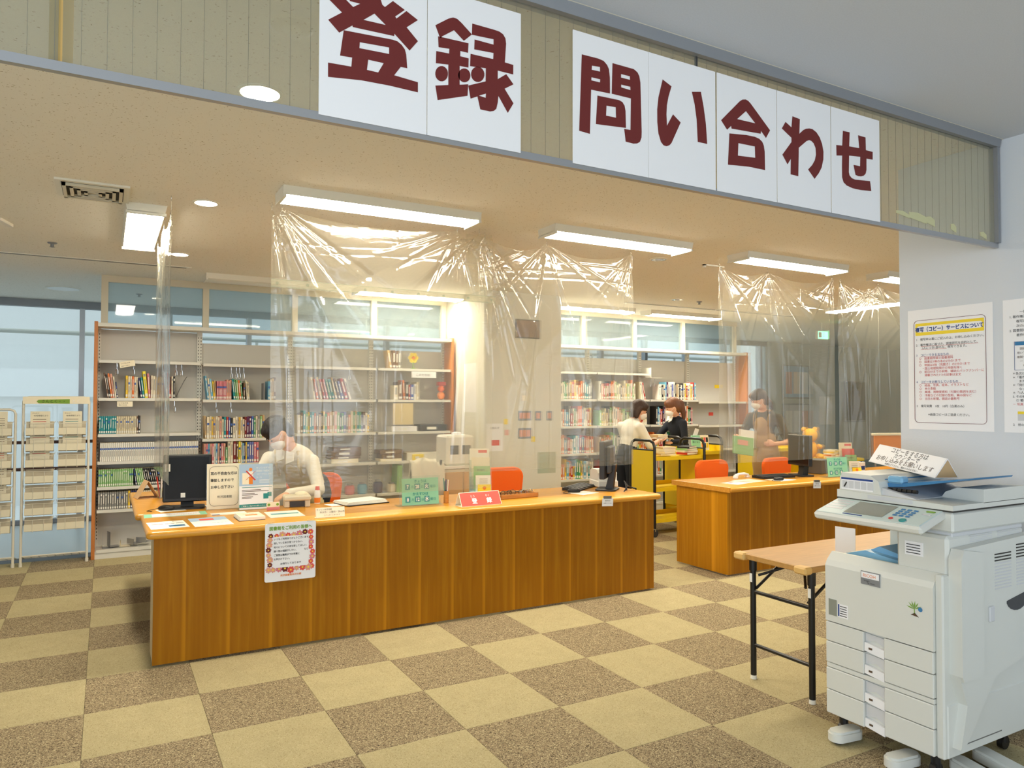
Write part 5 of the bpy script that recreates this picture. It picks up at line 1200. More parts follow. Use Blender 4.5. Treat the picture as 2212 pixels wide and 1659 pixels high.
MB().lathe([(.016, 0), (.018, .004), (.018, .085), (.015, .085), (.015, .01)], n=14).build('cup', 'wood_tray', t, smooth=30)
for i, m in enumerate(('red_card', 'navy_ink', 'teal_ink', 'black', 'white_sheet')):
    a = i*1.3; MB().cyl((.006*math.cos(a), .006*math.sin(a), .012), (.02*math.cos(a), .016*math.sin(a), .155+.01*(i % 3)), .0038, n=7).build('pen', m, t, smooth=30)
t = thing('wooden_tray', 'small wooden tray holding reading glasses on the near counter', 'tray', (2.77, 1.34, Z), R(4))
MB().cbox(-.17, -.085, 0, .17, .085, .012, .003).build('bottom', 'wood_tray', t)
for (x0, y0, x1, y1) in ((-.17, -.085, .17, -.075), (-.17, .075, .17, .085), (-.17, -.085, -.16, .085), (.16, -.085, .17, .085)): MB().cbox(x0, y0, .01, x1, y1, .032, .002).build('side', 'wood_tray', t)
for n, (x, y, rz, lb, m) in enumerate(((-.07, -.01, .3, 'dark reading glasses in the wooden tray', 'black'), (.03, .0, -.3, 'brown reading glasses in the wooden tray', 'ink_brown'), (.11, -.01, .2, 'metal reading glasses in the wooden tray', 'alu'))):
    t = thing('reading_glasses', lb, 'glasses', (2.77+x, 1.34+y, Z+.0135), rz, 'reading glasses in the tray')
    for s in (-1, 1):
        rim = MB().tube([(s*.034+.024*math.cos(a), 0, .020+.018*math.sin(a)) for a in [2*PI*i/14 for i in range(14)]], .0022, 5, closed=True).build('rim', m, t)
        MB().lathe([(.022, 0), (.022, .0008)], n=14).build('lens', 'acrylic', rim, (s*.034, 0, .020), (PI/2, 0, 0))
        MB().tube([(s*.058, 0, .026), (s*.06, .06, .024), (s*.058, .11, .006)], .002, 5).build('temple', m, t)
    MB().tube([(-.01, 0, .024), (0, -.002, .027), (.01, 0, .024)], .002, 5).build('bridge', m, t)
tag(MB().box(-.11, -.06, 0, .11, .06, .004).box(-.10, -.05, .004, .10, .05, .009).build('paper_pile', 'paper', None, (2.60, 1.60, Z), (0, 0, .3)), 'thin pile of papers before the second orange chair', 'papers')
# brochure holder
def brochure_holder(label, loc, rz, cols, s=1.):
    t = thing('brochure_holder', label, 'brochure holder', loc, rz, 'tiered brochure holders')
    MB().prism([(-.06, 0), (.10, 0), (.10, .01), (-.06, .01)], 'x', -.075*s, .075*s).build('base', 'acrylic', t)
    for i, m in enumerate(cols):
        y = .08-.035*i; h = (.30-.06*i)*s
        MB().box(-.075*s, y+.004, .01, .075*s, y+.006, h).build('divider', 'acrylic', t, rot=(R(-8), 0, 0))
        e = sheet('brochure', None, None, (.14-.012*i)*s, h, (.006*i*s, y, .012), (R(-8), 0, 0), m, .004, parent=t)
        if i == 0: patch(e, 'print_block', 'red_card', -.01, h-.035, .06, h-.012)
        elif i == 2: text('貸出案内', .016, 'ink_brown', e, (-.04, -.0012, h-.035))
        elif i == 3:
            for k in range(4): patch(e, 'print_line', 'ink_brown', -.03, h-.03-.016*k, .035, h-.027-.016*k)
        else: MB().cyl((0, -.0012, h*.6), (0, -.0004, h*.6), .014, n=14).build('print_dot', 'orange_ink', e)
    return t
brochure_holder('tiered brochure holder with pale green leaflet left of the second orange chair', (2.63, 1.62, Z), R(-22), ['paper', 'cream_paper', 'book light green', 'paper', 'yellow_print'], 1.12)
def hang_tag(label, loc):
    o = sheet('hanging_tag', label, 'label', .10, .058, loc, (0, R(3), 0), 'white_sheet', .001, 'white tags hanging from the counter edges')
    text('番号札を', .012, 'ink', o, (0, -.0014, .036), 'CENTER'); text('お取りください', .011, 'ink', o, (0, -.0014, .018), 'CENTER')
    MB().box(-.035, -.0005, .055, .035, .012, .075).build('tape', 'grey_plastic', o)
hang_tag('white tag hanging from the near counter edge below the keyboard', (3.355, .949, .690)); hang_tag('white tag hanging from the far counter edge', (5.72, .979, .690))
t, e = tent('tent_sign', 'plain wooden triangular stand on the side desk at far left', (.245, 2.66), (.40, 2.66), 0, .13, .15, .7465, ('kraft', 'kraft'))
t.rotation_euler = (0, 0, PI/2+.15); t.location = (.345, 2.62, .7465)
t = thing('pen_stand', 'clear pen stand with blue pens behind the narrow curtain', 'pen stand', (.44, 2.55, .7465))
MB().lathe([(.025, 0), (.026, .07), (.024, .07), (.023, .004)], n=16).build('cup', 'acrylic', t, smooth=30)
for i in range(4): MB().cyl((.008*math.cos(i*1.6), .008*math.sin(i*1.6), .005), (.03*math.cos(i*1.6), .02*math.sin(i*1.6), .16), .005, n=8).build('pen', ('navy_ink', 'black', 'red_ink', 'white_sheet')[i], t, smooth=30)

# ================================================================== BEHIND THE NEAR COUNTER
def chair(label, loc, rz, h=.86, cloth=False):
    t = thing('office_chair', label, 'chair', loc, rz, 'office chairs behind the counters')
    b = MB(); n = 10; pts = []
    prof = rrect(.45, .40, .09, 5, 0, 0)
    vs = []; N = len(prof)
    for s in (-1, 1):
        k = [0.88, 1.0][1 if s else 0]
        for (x, z) in prof: vs.append((x*(.90 if z < 0 else 1), .20+s*.022+.10*(x/.22)**2*-.25, h-.20+z))
    fs = [tuple(range(N-1, -1, -1)), tuple(range(N, 2*N))] + [(i, (i+1) % N, N+(i+1) % N, N+i) for i in range(N)]
    bm_ = b.add(vs, fs); bo = b.build('backrest', 'orange_fabric' if not cloth else 'book white', t)
    bv = bo.modifiers.new('soft', 'BEVEL'); bv.width = .014; bv.segments = 2; bv.limit_method = 'ANGLE'
    so_ = MB().prism(rrect(.46, .44, .08, 5, 0, 0), 'z', .40, .46).build('seat', 'orange_fabric', t)
    bv = so_.modifiers.new('soft', 'BEVEL'); bv.width = .02; bv.segments = 2; bv.limit_method = 'ANGLE'
    MB().tube([(0, .18, h-.2), (0, .24, .50), (0, .22, .40), (0, .05, .385)], .018, 8).build('back_bracket', 'black', t, smooth=True)
    MB().cyl((0, 0, .08), (0, 0, .40), .026, n=12).build('column', 'black', t, smooth=30)
    for i in range(5):
        a = 2*PI*i/5; lg = MB().tube([(0, 0, .10), (.26*math.cos(a), .26*math.sin(a), .065)], [.024, .014], 8).build('base_leg', 'black', t, smooth=30)
        MB().sph((.27*math.cos(a), .27*math.sin(a), .028), (.024, .024, .028), 10, 7).build('caster', 'black', lg, smooth=True)
    return t
chair('orange office chair right behind the bent-over clerk', (1.62, 2.80, 0), R(172), .875)
chair('orange office chair in front of the white column', (3.245, 2.28, 0), R(-4), .865)
chair('orange office chair behind the left end of the far counter', (5.58, 1.98, 0), R(0), .87)
chair('orange office chair behind the monitor on the far counter', (6.56, 1.99, 0), R(2), .86)
t = thing('draped_chair', 'folding chair with a white cloth draped over its back before the shelves', 'chair', (2.76, 3.1, 0), R(12))
for s in (-1, 1):
    MB().tube([(s*.17, .18, 0), (s*.17, .06, .45), (s*.16, -.06, .90)], .012, 8).build('leg', 'dark_grey', t, smooth=True)
    MB().tube([(s*.17, -.22, 0), (s*.17, .06, .45)], .012, 8).build('leg', 'dark_grey', t, smooth=True)
MB().cbox(-.18, -.18, .44, .18, .16, .47, .008).build('seat', 'dark_grey', t)
b = MB(); vs = []; fs = []
for i in range(13):
    for j, (y, z) in enumerate(((-.10, .60), (-.09, .75), (-.075, .88), (-.05, .925), (-.03, .88), (-.01, .72), (.0, .62))):
        x = -.19+.38*i/12; vs.append((x*(1 if 0 < j < 6 else .95), y+.012*math.sin(i*1.7+j), z+.012*math.sin(i*.9+j*1.3)-(.05 if i > 9 else 0)))
for i in range(12):
    for j in range(6): a = i*7+j; fs.append((a, a+1, a+8, a+7))
mat('cloth_white', '#e2dcc8', .9)
o = b.add(vs, fs).build('cloth', 'cloth_white', t, smooth=True); md = o.modifiers.new('thick', 'SOLIDIFY'); md.thickness = .006
# low cupboard with the white machine
t = thing('low_cabinet', 'low beige cabinet beside the column behind the brochure holder', 'cabinet', (3.2, 3.35, 0))
MB().cbox(-.20, -.2, .02, .20, .2, .80, .004).build('body', 'cream_metal', t); MB().cbox(-.21, -.21, .80, .21, .2, .83, .004).build('top', 'white_metal', t)
for s in (-1, 1):
    d = MB().cbox(s*.1-.095, -.212, .05, s*.1+.095, -.2, .77, .003).build('door', 'kraft', t); MB().cyl((s*.015, -.23, .45), (s*.015, -.212, .45), .008, n=10).build('knob', 'chrome', d)
t = thing('book_sterilizer', 'white box-shaped machine with two dark windows on the low cabinet', 'machine', (3.19, 3.33, .8305))
MB().cbox(-.15, -.14, 0, .15, .14, .30, .02).build('body', 'white_metal', t)
for s in (-1, 1): MB().box(s*.065-.045, -.1412, .11, s*.065+.045, -.1395, .20).build('window', 'grey_plastic', t)
MB().lathe([(.05, 0), (.05, .02), (.02, .03)], n=16).build('top_cap', 'white_sheet', t, (.02, 0, .30))
# column fittings
o = thing('wall_speaker', 'brown square panel high on the white column', 'panel', (4.20, 3.5985, 2.18))
MB().cbox(-.155, -.02, 0, .155, 0, .21, .004).build('frame', 'ink_brown', o); mat('brown_grille', '#8a6a55', .7, bump=(200, .3)); MB().box(-.143, -.0215, .012, .143, -.0195, .198).build('grille', 'brown_grille', o)
def switch(label, x, z, w, h, n):
    t = thing('wall_switch', label, 'switch', (x, 3.5985, z), 0, 'wall switches on the column')
    MB().cbox(-w/2, -.008, 0, w/2, 0, h, .002).build('plate', 'alu_grey', t)
    for i in range(n): MB().box(-w/2+.01+(w-.02)*i/n, -.0095, .02, -w/2+.004+(w-.02)*(i+1)/n, -.0075, h-.02).build('rocker', 'book salmon', t)
switch('upper wide switch plate on the white column', 4.17, 1.262, .165, .105, 3); switch('first narrow switch plate right of the wide one on the column', 4.343, 1.26, .075, .105, 1)
switch('second narrow switch plate near the column edge', 4.491, 1.26, .068, .105, 1); switch('lower wide switch plate on the white column', 4.17, 1.06, .165, .115, 3)
o = sheet('pinned_notice', 'white notice with red picture on the left of the column', 'notice', .21, .30, (3.79, 3.5985, .93), (0, 0, 0), 'white_sheet'); patch(o, 'picture', 'red_card', -.04, .06, .06, .12); text('お知らせ', .03, 'ink', o, (-.06, -.0012, .24))
for i, (x, z, m) in enumerate(((3.93, 1.22, 'yellow_print'), (3.94, 1.10, 'book salmon'), (4.28, 1.02, 'yellow_print'), (4.16, 1.48, 'cream_paper'))):
    sheet('sticky_note', ['yellow sticky note above the red-picture notice', 'orange sticky note beside the notice', 'yellow sticky note under the lower switch plate', 'cream note above the upper switch plate'][i], 'note', .05, .06, (x, 3.5985, z), (0, 0, 0), m, .001, 'sticky notes on the column')
o = sheet('clear_pocket', 'clear wall pocket low on the white column', 'wall pocket', .24, .24, (4.46, 3.595, .66), (0, 0, 0), 'acrylic', .003)
o = sheet('pinned_notice', 'tall white sheet on the bright side of the column', 'notice', .3, .55, (3.6585, 3.95, 1.35), WR, 'white_sheet')
# ================================================================== BOOK TRUCKS
def truck(label, loc, rz, L=.80, Wd=.38):
    t = thing('book_truck', label, 'book truck', loc, rz, 'yellow book trucks')
    for ex, nm in ((0, 0), (L, 1)):
        MB().tube([(ex, -Wd/2, .09), (ex, -Wd/2, .97), (ex, -Wd/2+.02, 1.02), (ex, -Wd/2+.07, 1.045), (ex, Wd/2-.07, 1.045), (ex, Wd/2-.02, 1.02), (ex, Wd/2, .97), (ex, Wd/2, .09)], .016, 10).build('end_frame', 'black_metal', t, smooth=50)
        MB().cbox(ex-.007, -Wd/2+.016, .22, ex+.007, Wd/2-.016, .935, .003).build('end_panel', 'yellow', t)
        MB().cyl((ex, -Wd/2, .94), (ex, Wd/2, .94), .009, n=8).build('cross_bar', 'black_metal', t, smooth=30)
    for z in (.86, .52, .18):
        MB().prism([(-Wd/2+.01, z-.035), (-Wd/2+.01, z+.006), (-Wd/2+.016, z+.006), (-Wd/2+.016, z-.006), (Wd/2-.016, z-.006), (Wd/2-.016, z+.04), (Wd/2-.01, z+.04), (Wd/2-.01, z-.035), (Wd/2-.016, z-.035), (Wd/2-.016, z-.012), (-Wd/2+.016, z-.012), (-Wd/2+.016, z-.035)], 'x', .008, L-.008).build('shelf', 'yellow', t)
    for ex in (0, L):
        for s in (-1, 1):
            c = MB().cyl((ex, s*Wd/2, .06), (ex, s*Wd/2, .10), .014, n=10).build('caster_stem', 'chrome', t, smooth=30)
            MB().cyl((ex, s*Wd/2-.012, .042), (ex, s*Wd/2+.012, .042), .042, n=18).build('wheel', 'dark_grey', c, smooth=30)
    return t
truck('yellow book truck with empty shelves behind the receipt printer', (5.30, 2.93, 0), R(4), .78)
truck('yellow book truck behind the first one, next to the navy cardigan woman', (6.14, 3.38, 0), R(1), .66, .32)
truck('yellow book truck behind the curtain beside the aproned woman', (7.42, 3.38, 0), R(2), .78)
t = thing('work_table', 'yellow table behind the curtain with piles on it', 'table', (8.62, 3.3, 0))
MB().cbox(-.25, -.25, .66, .7, .25, .70, .004).build('tabletop', 'yellow', t)
for (x, y) in ((-.22, -.22), (.66, -.22), (-.22, .22), (.66, .22)): MB().cyl((x, y, 0), (x, y, .66), .018, n=10).build('leg', 'black_metal', t, smooth=30)
def book_pile(label, loc, cols, rz=0, w=.2, d=.15):
    z = loc[2]
    for i, c in enumerate(cols):
        h = random.uniform(.018, .032)
        b = MB().cbox(-w/2, -d/2, 0, w/2, d/2, h, .002, 0).box(-w/2+.003, -d/2-.0006, .003, w/2-.003, -d/2+.001, h-.003, 1)
        o = b.build('book', ['book '+c, 'page_edge'], None, (loc[0], loc[1], z+.0005), (0, 0, rz+random.uniform(-.3, .3)))
        tag(o, '%s book lying %s from bottom, %s' % (c, ORD[i], label), 'book', 'books in piles and on trucks'); z += h+.0006
book_pile('pile before the white blouse woman', (5.62, 2.93, .8665), ['tan', 'cream', 'white', 'tan'], .1)
book_pile('pile on the first truck near its right end', (5.95, 2.93, .8665), ['red', 'white', 'light green', 'black'], .2)
book_pile('pile on the yellow table', (8.95, 3.3, .7005), ['cream', 'orange', 'white', 'yellow', 'cream'], .2)
book_pile('pile on the truck by the apron', (7.75, 3.38, .8665), ['white', 'cream', 'salmon', 'white', 'cream', 'white'], .1)
# upright display books on the second truck
for i, (x, m, lb, s) in enumerate(((6.52, 'teal_card', 'upright green book about world breakfasts on the second truck', '世界の\n朝ごはん'), (6.66, 'cream_paper', 'upright illustrated book beside the green one on the second truck', '')) ):
    t = thing('display_book', lb, 'book', (x, 3.37, .8665), R(-8))
    MB().cbox(-.062, 0, 0, .062, .018, .19, .002).build('cover', m, t, rot=(R(-8), 0, 0)); MB().box(-.06, .018, .002, .06, .0195, .188).build('back_cover', 'paper', t, rot=(R(-8), 0, 0))
    e = sheet('cover_print', None, None, .12, .185, (0, -.0012, .002), (R(-8), 0, 0), m, .0004, parent=t)
    if s:
        text('世界の', .036, 'ink', e, (-.055, -.0012, .135)); text('朝ごはん', .028, 'ink', e, (-.055, -.0012, .095))
    else:
        for k, c in enumerate(('orange_ink', 'navy_ink', 'yellow_print', 'green_ink', 'red_card', 'black')): patch(e, 'picture', c, -.05+.035*(k % 3), .03+.07*(k//3), -.02+.035*(k % 3), .09+.07*(k//3))
sheet('white_slip', 'white paper slip sticking up from the green display book', 'paper', .07, .10, (6.53, 3.42, 1.04), (R(10), R(15), 0), 'white_sheet', .001)
sheet('red_tag', 'red tag on the nearly empty shelf edge', 'label', .09, .05, (7.93, 4.5735, 1.27), (0, 0, 0), 'red_card', .001)
sheet('yellow_tag', 'yellow tag on the right shelf back behind the curtain', 'label', .09, .05, (8.05, 4.5735, 1.68), (0, 0, 0), 'yellow_print', .001)

# ================================================================== FAR COUNTER ITEMS AND FAR RIGHT
monitor('black monitor turned sideways on the far counter', (6.03, 1.42, Z), R(-108), .36, .30, up_=.10)
keyboard('black keyboard on the far counter', (5.66, 1.42, Z), R(-4)); mouse('black mouse on the far counter', (5.50, 1.22, Z), R(80)); sheet('mouse_pad', 'white pad under the mouse on the far counter', 'pad', .24, .17, (5.56, 1.16, Z), flat(.1), 'paper', .0008)
tag(MB().cbox(-.11, -.09, 0, .11, .09, .14, .006).build('cash_box', 'grey_plastic', None, (6.42, 1.52, Z), (0, 0, .2)), 'grey box behind the monitor on the far counter', 'box')
date_board('teal date board in a clear stand on the far counter', (6.23, 1.14, Z), R(-4))
brochure_holder('tiered brochure holder at the right of the far counter', (6.62, 1.28, Z), R(-25), ['cream_paper', 'red_card', 'book light green', 'paper', 'yellow_print'], 1.0)
t = thing('telephone_handset', 'white handset with crumpled paper on the far counter', 'handset', (5.36, 1.54, Z), R(10))
MB().tube([(-.10, 0, .018), (-.05, 0, .035), (.05, 0, .035), (.10, 0, .018)], [.020, .014, .014, .020], 10).build('grip', 'white_sheet', t, smooth=True)
for s in (-1, 1): MB().cyl((s*.095, 0, .002), (s*.095, 0, .018), .024, n=14).build('earpiece', 'white_sheet', t, smooth=30)
o = sheet('paper_sheet', 'white leaflet with red print lying on the far counter', 'paper', .26, .17, (5.02, 1.17, Z), flat(.25), 'paper', .001); patch(o, 'print_block', 'red_card', -.10, .10, -.02, .13)
sheet('paper_sheet', 'pale yellow sheet in a clear sleeve on the far counter', 'paper', .26, .2, (5.24, 1.22, Z), flat(.1), 'cream_paper', .0006)
t = thing('small_box', 'small patterned box on the far counter by the wall', 'box', (6.95, 1.42, Z)); MB().cbox(-.04, -.03, 0, .04, .03, .10, .003).build('body', 'white_sheet', t); MB().box(-.03, -.0306, .02, .03, -.03, .06).build('print_block', 'navy_ink', t)
t = thing('orange_panel_stand', 'orange-topped board stand at the far right behind the curtain', 'stand', (8.6, 2.2, 0), R(-15))
MB().cbox(-.22, -.01, .80, .22, .01, 1.06, .003).build('board', 'orange_ink', t); MB().cbox(-.24, -.02, 1.06, .24, .02, 1.09, .003).build('top_edge', 'cream_paper', t)
for s in (-1, 1): MB().cyl((s*.2, 0, 0), (s*.2, 0, .82), .012, n=10).build('leg', 'alu', t, smooth=30); MB().cbox(s*.2-.02, -.15, 0, s*.2+.02, .15, .02, .003).build('foot', 'alu', t)
# far wall boards
for i, (x, z, w, h, lb) in enumerate(((12.6, 1.55, .8, .7, 'grey notice board upper left on the blue-grey far wall'), (12.6, .75, .8, .7, 'grey magazine board lower left on the blue-grey far wall'), (14.5, 1.05, .7, .9, 'dark grey board right on the blue-grey far wall'))):
    t = thing('notice_board', lb, 'board', (x, 6.945, z), 0, 'boards on the far wall')
    MB().cbox(-w/2, -.03, 0, w/2, 0, h, .004).build('frame', 'alu', t); MB().box(-w/2+.03, -.032, .03, w/2-.03, -.029, h-.03).build('panel', ('sky_blue', 'copier_b', 'dark_grey')[i], t)
    for k in range(3 if i < 2 else 0): MB().box(-w/2+.08+.24*k, -.034, .1, -w/2+.26+.24*k, -.032, h-.15).build('poster', ('book salmon', 'paper', 'white_sheet')[(k+i) % 3], t)
sheet('pinned_notice', 'white printed notice between the boards on the far wall', 'notice', .42, .6, (13.55, 6.944, 1.0), (0, 0, 0), 'paper')
# yellow teddy on a stool
t = thing('plush_toy', 'plain yellow stuffed toy sitting behind the aproned woman', 'toy', (8.50, 3.3, .7005), R(-30))
MB().sph((0, 0, .13), (.11, .09, .13)).build('body', 'plush_yellow', t, smooth=True); MB().sph((0, -.02, .32), (.10, .09, .095)).build('head', 'plush_yellow', t, smooth=True)
for s in (-1, 1):
    MB().sph((s*.075, 0, .40), (.035, .02, .035), 10, 7).build('ear', 'plush_yellow', t, smooth=True); MB().sph((s*.11, -.06, .17), (.035, .07, .035), 10, 7).build('arm', 'plush_yellow', t, smooth=True)
    MB().sph((s*.09, -.12, .04), (.045, .10, .04), 10, 7).build('leg', 'plush_yellow', t, smooth=True)

# ================================================================== PEOPLE
def frame(f, u):
    f = Vector(f).normalized(); u = Vector(u); u = (u-f*u.dot(f)).normalized(); r_ = f.cross(u); return r_, f, u
def blob(prims, mats, name, parent, vox=.011, smooth=6):
    b = MB()
    for p in prims:
        if p[0] == 'c':
            a, c = Vector(p[1]), Vector(p[2]); b.tube([a, a.lerp(c, .5), c], [p[3], (p[3]+p[4])/2, p[4]], 12); b.sph(a, p[3], 12, 8); b.sph(c, p[4], 12, 8)
        else: b.sph(p[1], p[2], 16, 11, rot=p[3])
    me = b.mesh(name+'_raw', mats[0]); o = bpy.data.objects.new(name+'_raw', me); COL.objects.link(o)
    m = o.modifiers.new('r', 'REMESH'); m.mode = 'VOXEL'; m.voxel_size = vox
    s = o.modifiers.new('s', 'SMOOTH'); s.factor = .5; s.iterations = smooth
    BLOBS.append((o, prims, mats, name, parent))
BLOBS = []
def fingers(pr, w, d, n, k=1.):
    """palm and five bent fingers at wrist w, pointing along d, palm facing n"""
    d = Vector(d).normalized(); n = Vector(n); n = (n-d*n.dot(d)).normalized(); s = d.cross(n); w = Vector(w)
    pr.append(('e', w+d*.045, (.036, .048, .016), Matrix((s, d, n)).transposed().to_3x3(), 0))
    for i, (o_, L) in enumerate(((-.027, .060), (-.009, .070), (.009, .066), (.026, .052))):
        a = w+d*.078+s*o_; m = a+d*L*.5+n*.008; e = m+d*L*.32+n*.028
        pr.append(('c', a, m, .0085, .008, 0)); pr.append(('c', m, e, .008, .007, 0))
    a = w+d*.03-s*.03; m = a+d*.03-s*.022+n*.01; pr.append(('c', a, m, .011, .0095, 0)); pr.append(('c', m, m+d*.026+n*.012, .0095, .008, 0))
def human(label, J, mats, sleeve='long', vox=.011, apron=None, female=False, face=True, hair='short', hairm='hair_black', base=None, collar=None):
    """mats: skin, top, bottom, shoe, apron"""
    V = Vector
    J = {k: V(v) for k, v in J.items()}
    base = V((J['hips'].x, J['hips'].y, 0)); off = base
    J = {k: (v-off if k not in ('hf', 'hu', 'ld', 'ln', 'rd', 'rn') else v) for k, v in J.items()}
    t = thing('person', label, 'person', base)
    r_, f, u = frame(J['hf'], J['hu']); HR = Matrix((r_, f, u)).transposed().to_3x3(); h = J['head']
    pr = [('e', h, (.073, .092, .110), HR, 0), ('e', h+f*.022-u*.058, (.056, .068, .058), HR, 0), ('e', h+f*.094-u*.016, (.011, .018, .022), HR, 0)]
    for s in (-1, 1): pr.append(('e', h+r_*s*.074-f*.005-u*.012, (.010, .021, .031), HR, 0))
    pr.append(('c', J['neck'], h-u*.06-f*.02, .052, .046, 0))
    ax = (J['ls']-J['rs']).normalized(); sp = (J['neck']-J['hips']).normalized(); fr = sp.cross(ax).normalized()
    if fr.dot(f) < 0 and abs(fr.dot(f)) > .15: fr = -fr
    TR = Matrix((ax, fr, ax.cross(fr))).transposed().to_3x3()
    k = .92 if female else 1.
    pr += [('c', J['ls'], J['rs'], .058*k, .058*k, 1), ('c', J['neck'].lerp(J['ls'], .5), J['neck'].lerp(J['rs'], .5), .055, .055, 1),
           ('e', J['neck'].lerp(J['hips'], .30), (.165*k, .105*k, .17), TR, 1), ('e', J['neck'].lerp(J['hips'], .62), (.140*k, .098*k, .17), TR, 1), ('e', J['neck'].lerp(J['hips'], .95), (.165*k, .115, .14), TR, 2)]
    if apron is not None:
        pr += [('e', J['neck'].lerp(J['hips'], .38)+fr*.034, (.110, .085, .16), TR, 4), ('e', J['neck'].lerp(J['hips'], .78)+fr*.026, (.155, .098, .17), TR, 4), ('e', J['hips']+fr*.03-V((0, 0, .16)), (.165, .10, .26), TR, 4)]
    for a in ('l', 'r'):
        S_, E_, W_ = J[a+'s'], J[a+'e'], J[a+'w']
        if sleeve == 'long': pr += [('c', S_, E_, .056*k, .046*k, 1), ('c', E_, W_, .046*k, .034*k, 1)]
        elif sleeve == 'half': m = S_.lerp(E_, .95); pr += [('c', S_, m, .064*k, .056*k, 1), ('c', E_, W_, .037*k, .027*k, 0)]
        else: m = S_.lerp(E_, .75); pr += [('c', S_, m, .062*k, .056*k, 1), ('c', m, E_, .042*k, .038*k, 0), ('c', E_, W_, .038*k, .028*k, 0)]
        fingers(pr, W_, J[a+'d'], J[a+'n'])
        hp = J['hips']+ax*(.085 if a == 'l' else -.085)-V((0, 0, .05)); K_, A_ = J[a+'k'], J[a+'a']
        pr += [('c', hp, K_, .088, .060, 2), ('c', K_, A_, .058, .040, 2), ('e', A_+V((fr.x, fr.y, 0)).normalized()*.06+V((0, 0, -.02)), (.045, .11, .038), Matrix.Rotation(math.atan2(-fr.x, fr.y), 3, 'Z'), 3)]
    blob(pr, mats, 'body', t, vox)
    # mask, eyes, brows, hair
    blob([('e', h+f*.047-u*.048, (.060, .062, .054), HR, 0), ('e', h+f*.075-u*.036, (.034, .040, .040), HR, 0)], ['mask_white'], 'face_mask', t, .007, 4)
    for s in (-1, 1): MB().tube([h+r_*s*.052+f*.06-u*.03, h+r_*s*.078+f*.01-u*.005, h+r_*s*.082-f*.012+u*.0, h+r_*s*.078+f*.0-u*.04, h+r_*s*.052+f*.05-u*.07], .0018, 5).build('mask_loop', 'mask_white', t)
    for s in (-1, 1): MB().sph(h+r_*s*.032+f*.083+u*.008, (.013, .006, .006), 10, 6, rot=HR).build('eye', 'ink', t, smooth=True)
    for s in (-1, 1): MB().tube([h+r_*s*.018+f*.089+u*.027, h+r_*s*.034+f*.086+u*.032, h+r_*s*.052+f*.075+u*.026], .0035, 5).build('eyebrow', hairm, t)
    hp_ = [('e', h-f*.014+u*.043, (.084, .104, .092), HR, 0), ('e', h-f*.036+u*.0, (.082, .074, .098), HR, 0), ('e', h+f*.030+u*.072, (.066, .062, .048), HR, 0)]
    if hair == 'ponytail':
        hp_ += [('c', h-f*.085+u*.045, h-f*.118+u*.02, .034, .036, 0), ('c', h-f*.118+u*.02, h-f*.15-V((0, 0, .13)), .038, .034, 0), ('c', h-f*.15-V((0, 0, .13)), h-f*.145-V((0, 0, .28)), .034, .014, 0)]
    elif hair == 'bob':
        for s in (-1, 1): hp_ += [('c', h+r_*s*.070-f*.01+u*.02, h+r_*s*.066-f*.012-u*.085, .030, .030, 0)]
        hp_ += [('e', h-f*.05-u*.045, (.084, .062, .080), HR, 0)]
    elif hair == 'low':
        hp_ += [('c', h-f*.075-u*.02, h-f*.11-u*.10, .045, .035, 0), ('c', h-f*.11-u*.10, h-f*.10-u*.17, .035, .02, 0), ('e', h+f*.05+u*.075, (.06, .05, .035), HR, 0)]
    blob(hp_, [hairm], 'hair', t, .009, 3)
    if collar:
        for s in (-1, 1): MB().prism([(0, .045), (.075, .03), (.085, -.035), (.03, -.06)], 'y', -.004, .004).build('collar', collar, t, J['neck']+fr*(.085 if s < 0 else .07)+ax*(.0 if s < 0 else -.085)+sp*.02, (R(-25), 0, math.atan2(ax.y, ax.x)))
    if hair == 'ponytail': MB().sph(h-f*.10+u*.035, (.016, .03, .03), 10, 7).build('hair_clip', 'alu', t, smooth=True)
    if apron:
        for s, q in ((1, 'ls'), (-1, 'rs')):
            c0 = J['neck'].lerp(J[q], .52)
            MB().tube([c0+fr*.105-sp*.12, c0+fr*.075-sp*.02, c0+sp*.058+fr*.01, c0-fr*.07-sp*.03, c0-fr*.10-sp*.14], .011, 6).build('apron_strap', mats[4], t, smooth=True)
    return t
human('man in white shirt, beige apron and mask bending over the near counter', dict(head=(1.185, 2.05, 1.235), hf=(-.64, -.08, -.76), hu=(-.74, -.05, .60), neck=(1.285, 2.13, 1.105), ls=(1.430, 2.045, 1.015), rs=(1.165, 2.29, 1.03), le=(1.455, 1.93, .815), re=(1.02, 2.10, .84),
      lw=(1.205, 1.76, .825), rw=(.985, 1.83, .81), ld=(-.85, -.35, -.25), ln=(0, 0, -1), rd=(-.3, -.9, -.25), rn=(0, 0, -1), hips=(1.50, 2.36, .80), lk=(1.50, 2.22, .46), rk=(1.38, 2.36, .46), la=(1.56, 2.30, .07), ra=(1.44, 2.44, .07)),
      ['skin', 'shirt_white', 'navy', 'black', 'apron_beige'], 'long', .010, True, False, hair='short', collar='shirt_white')
col_ = MB()
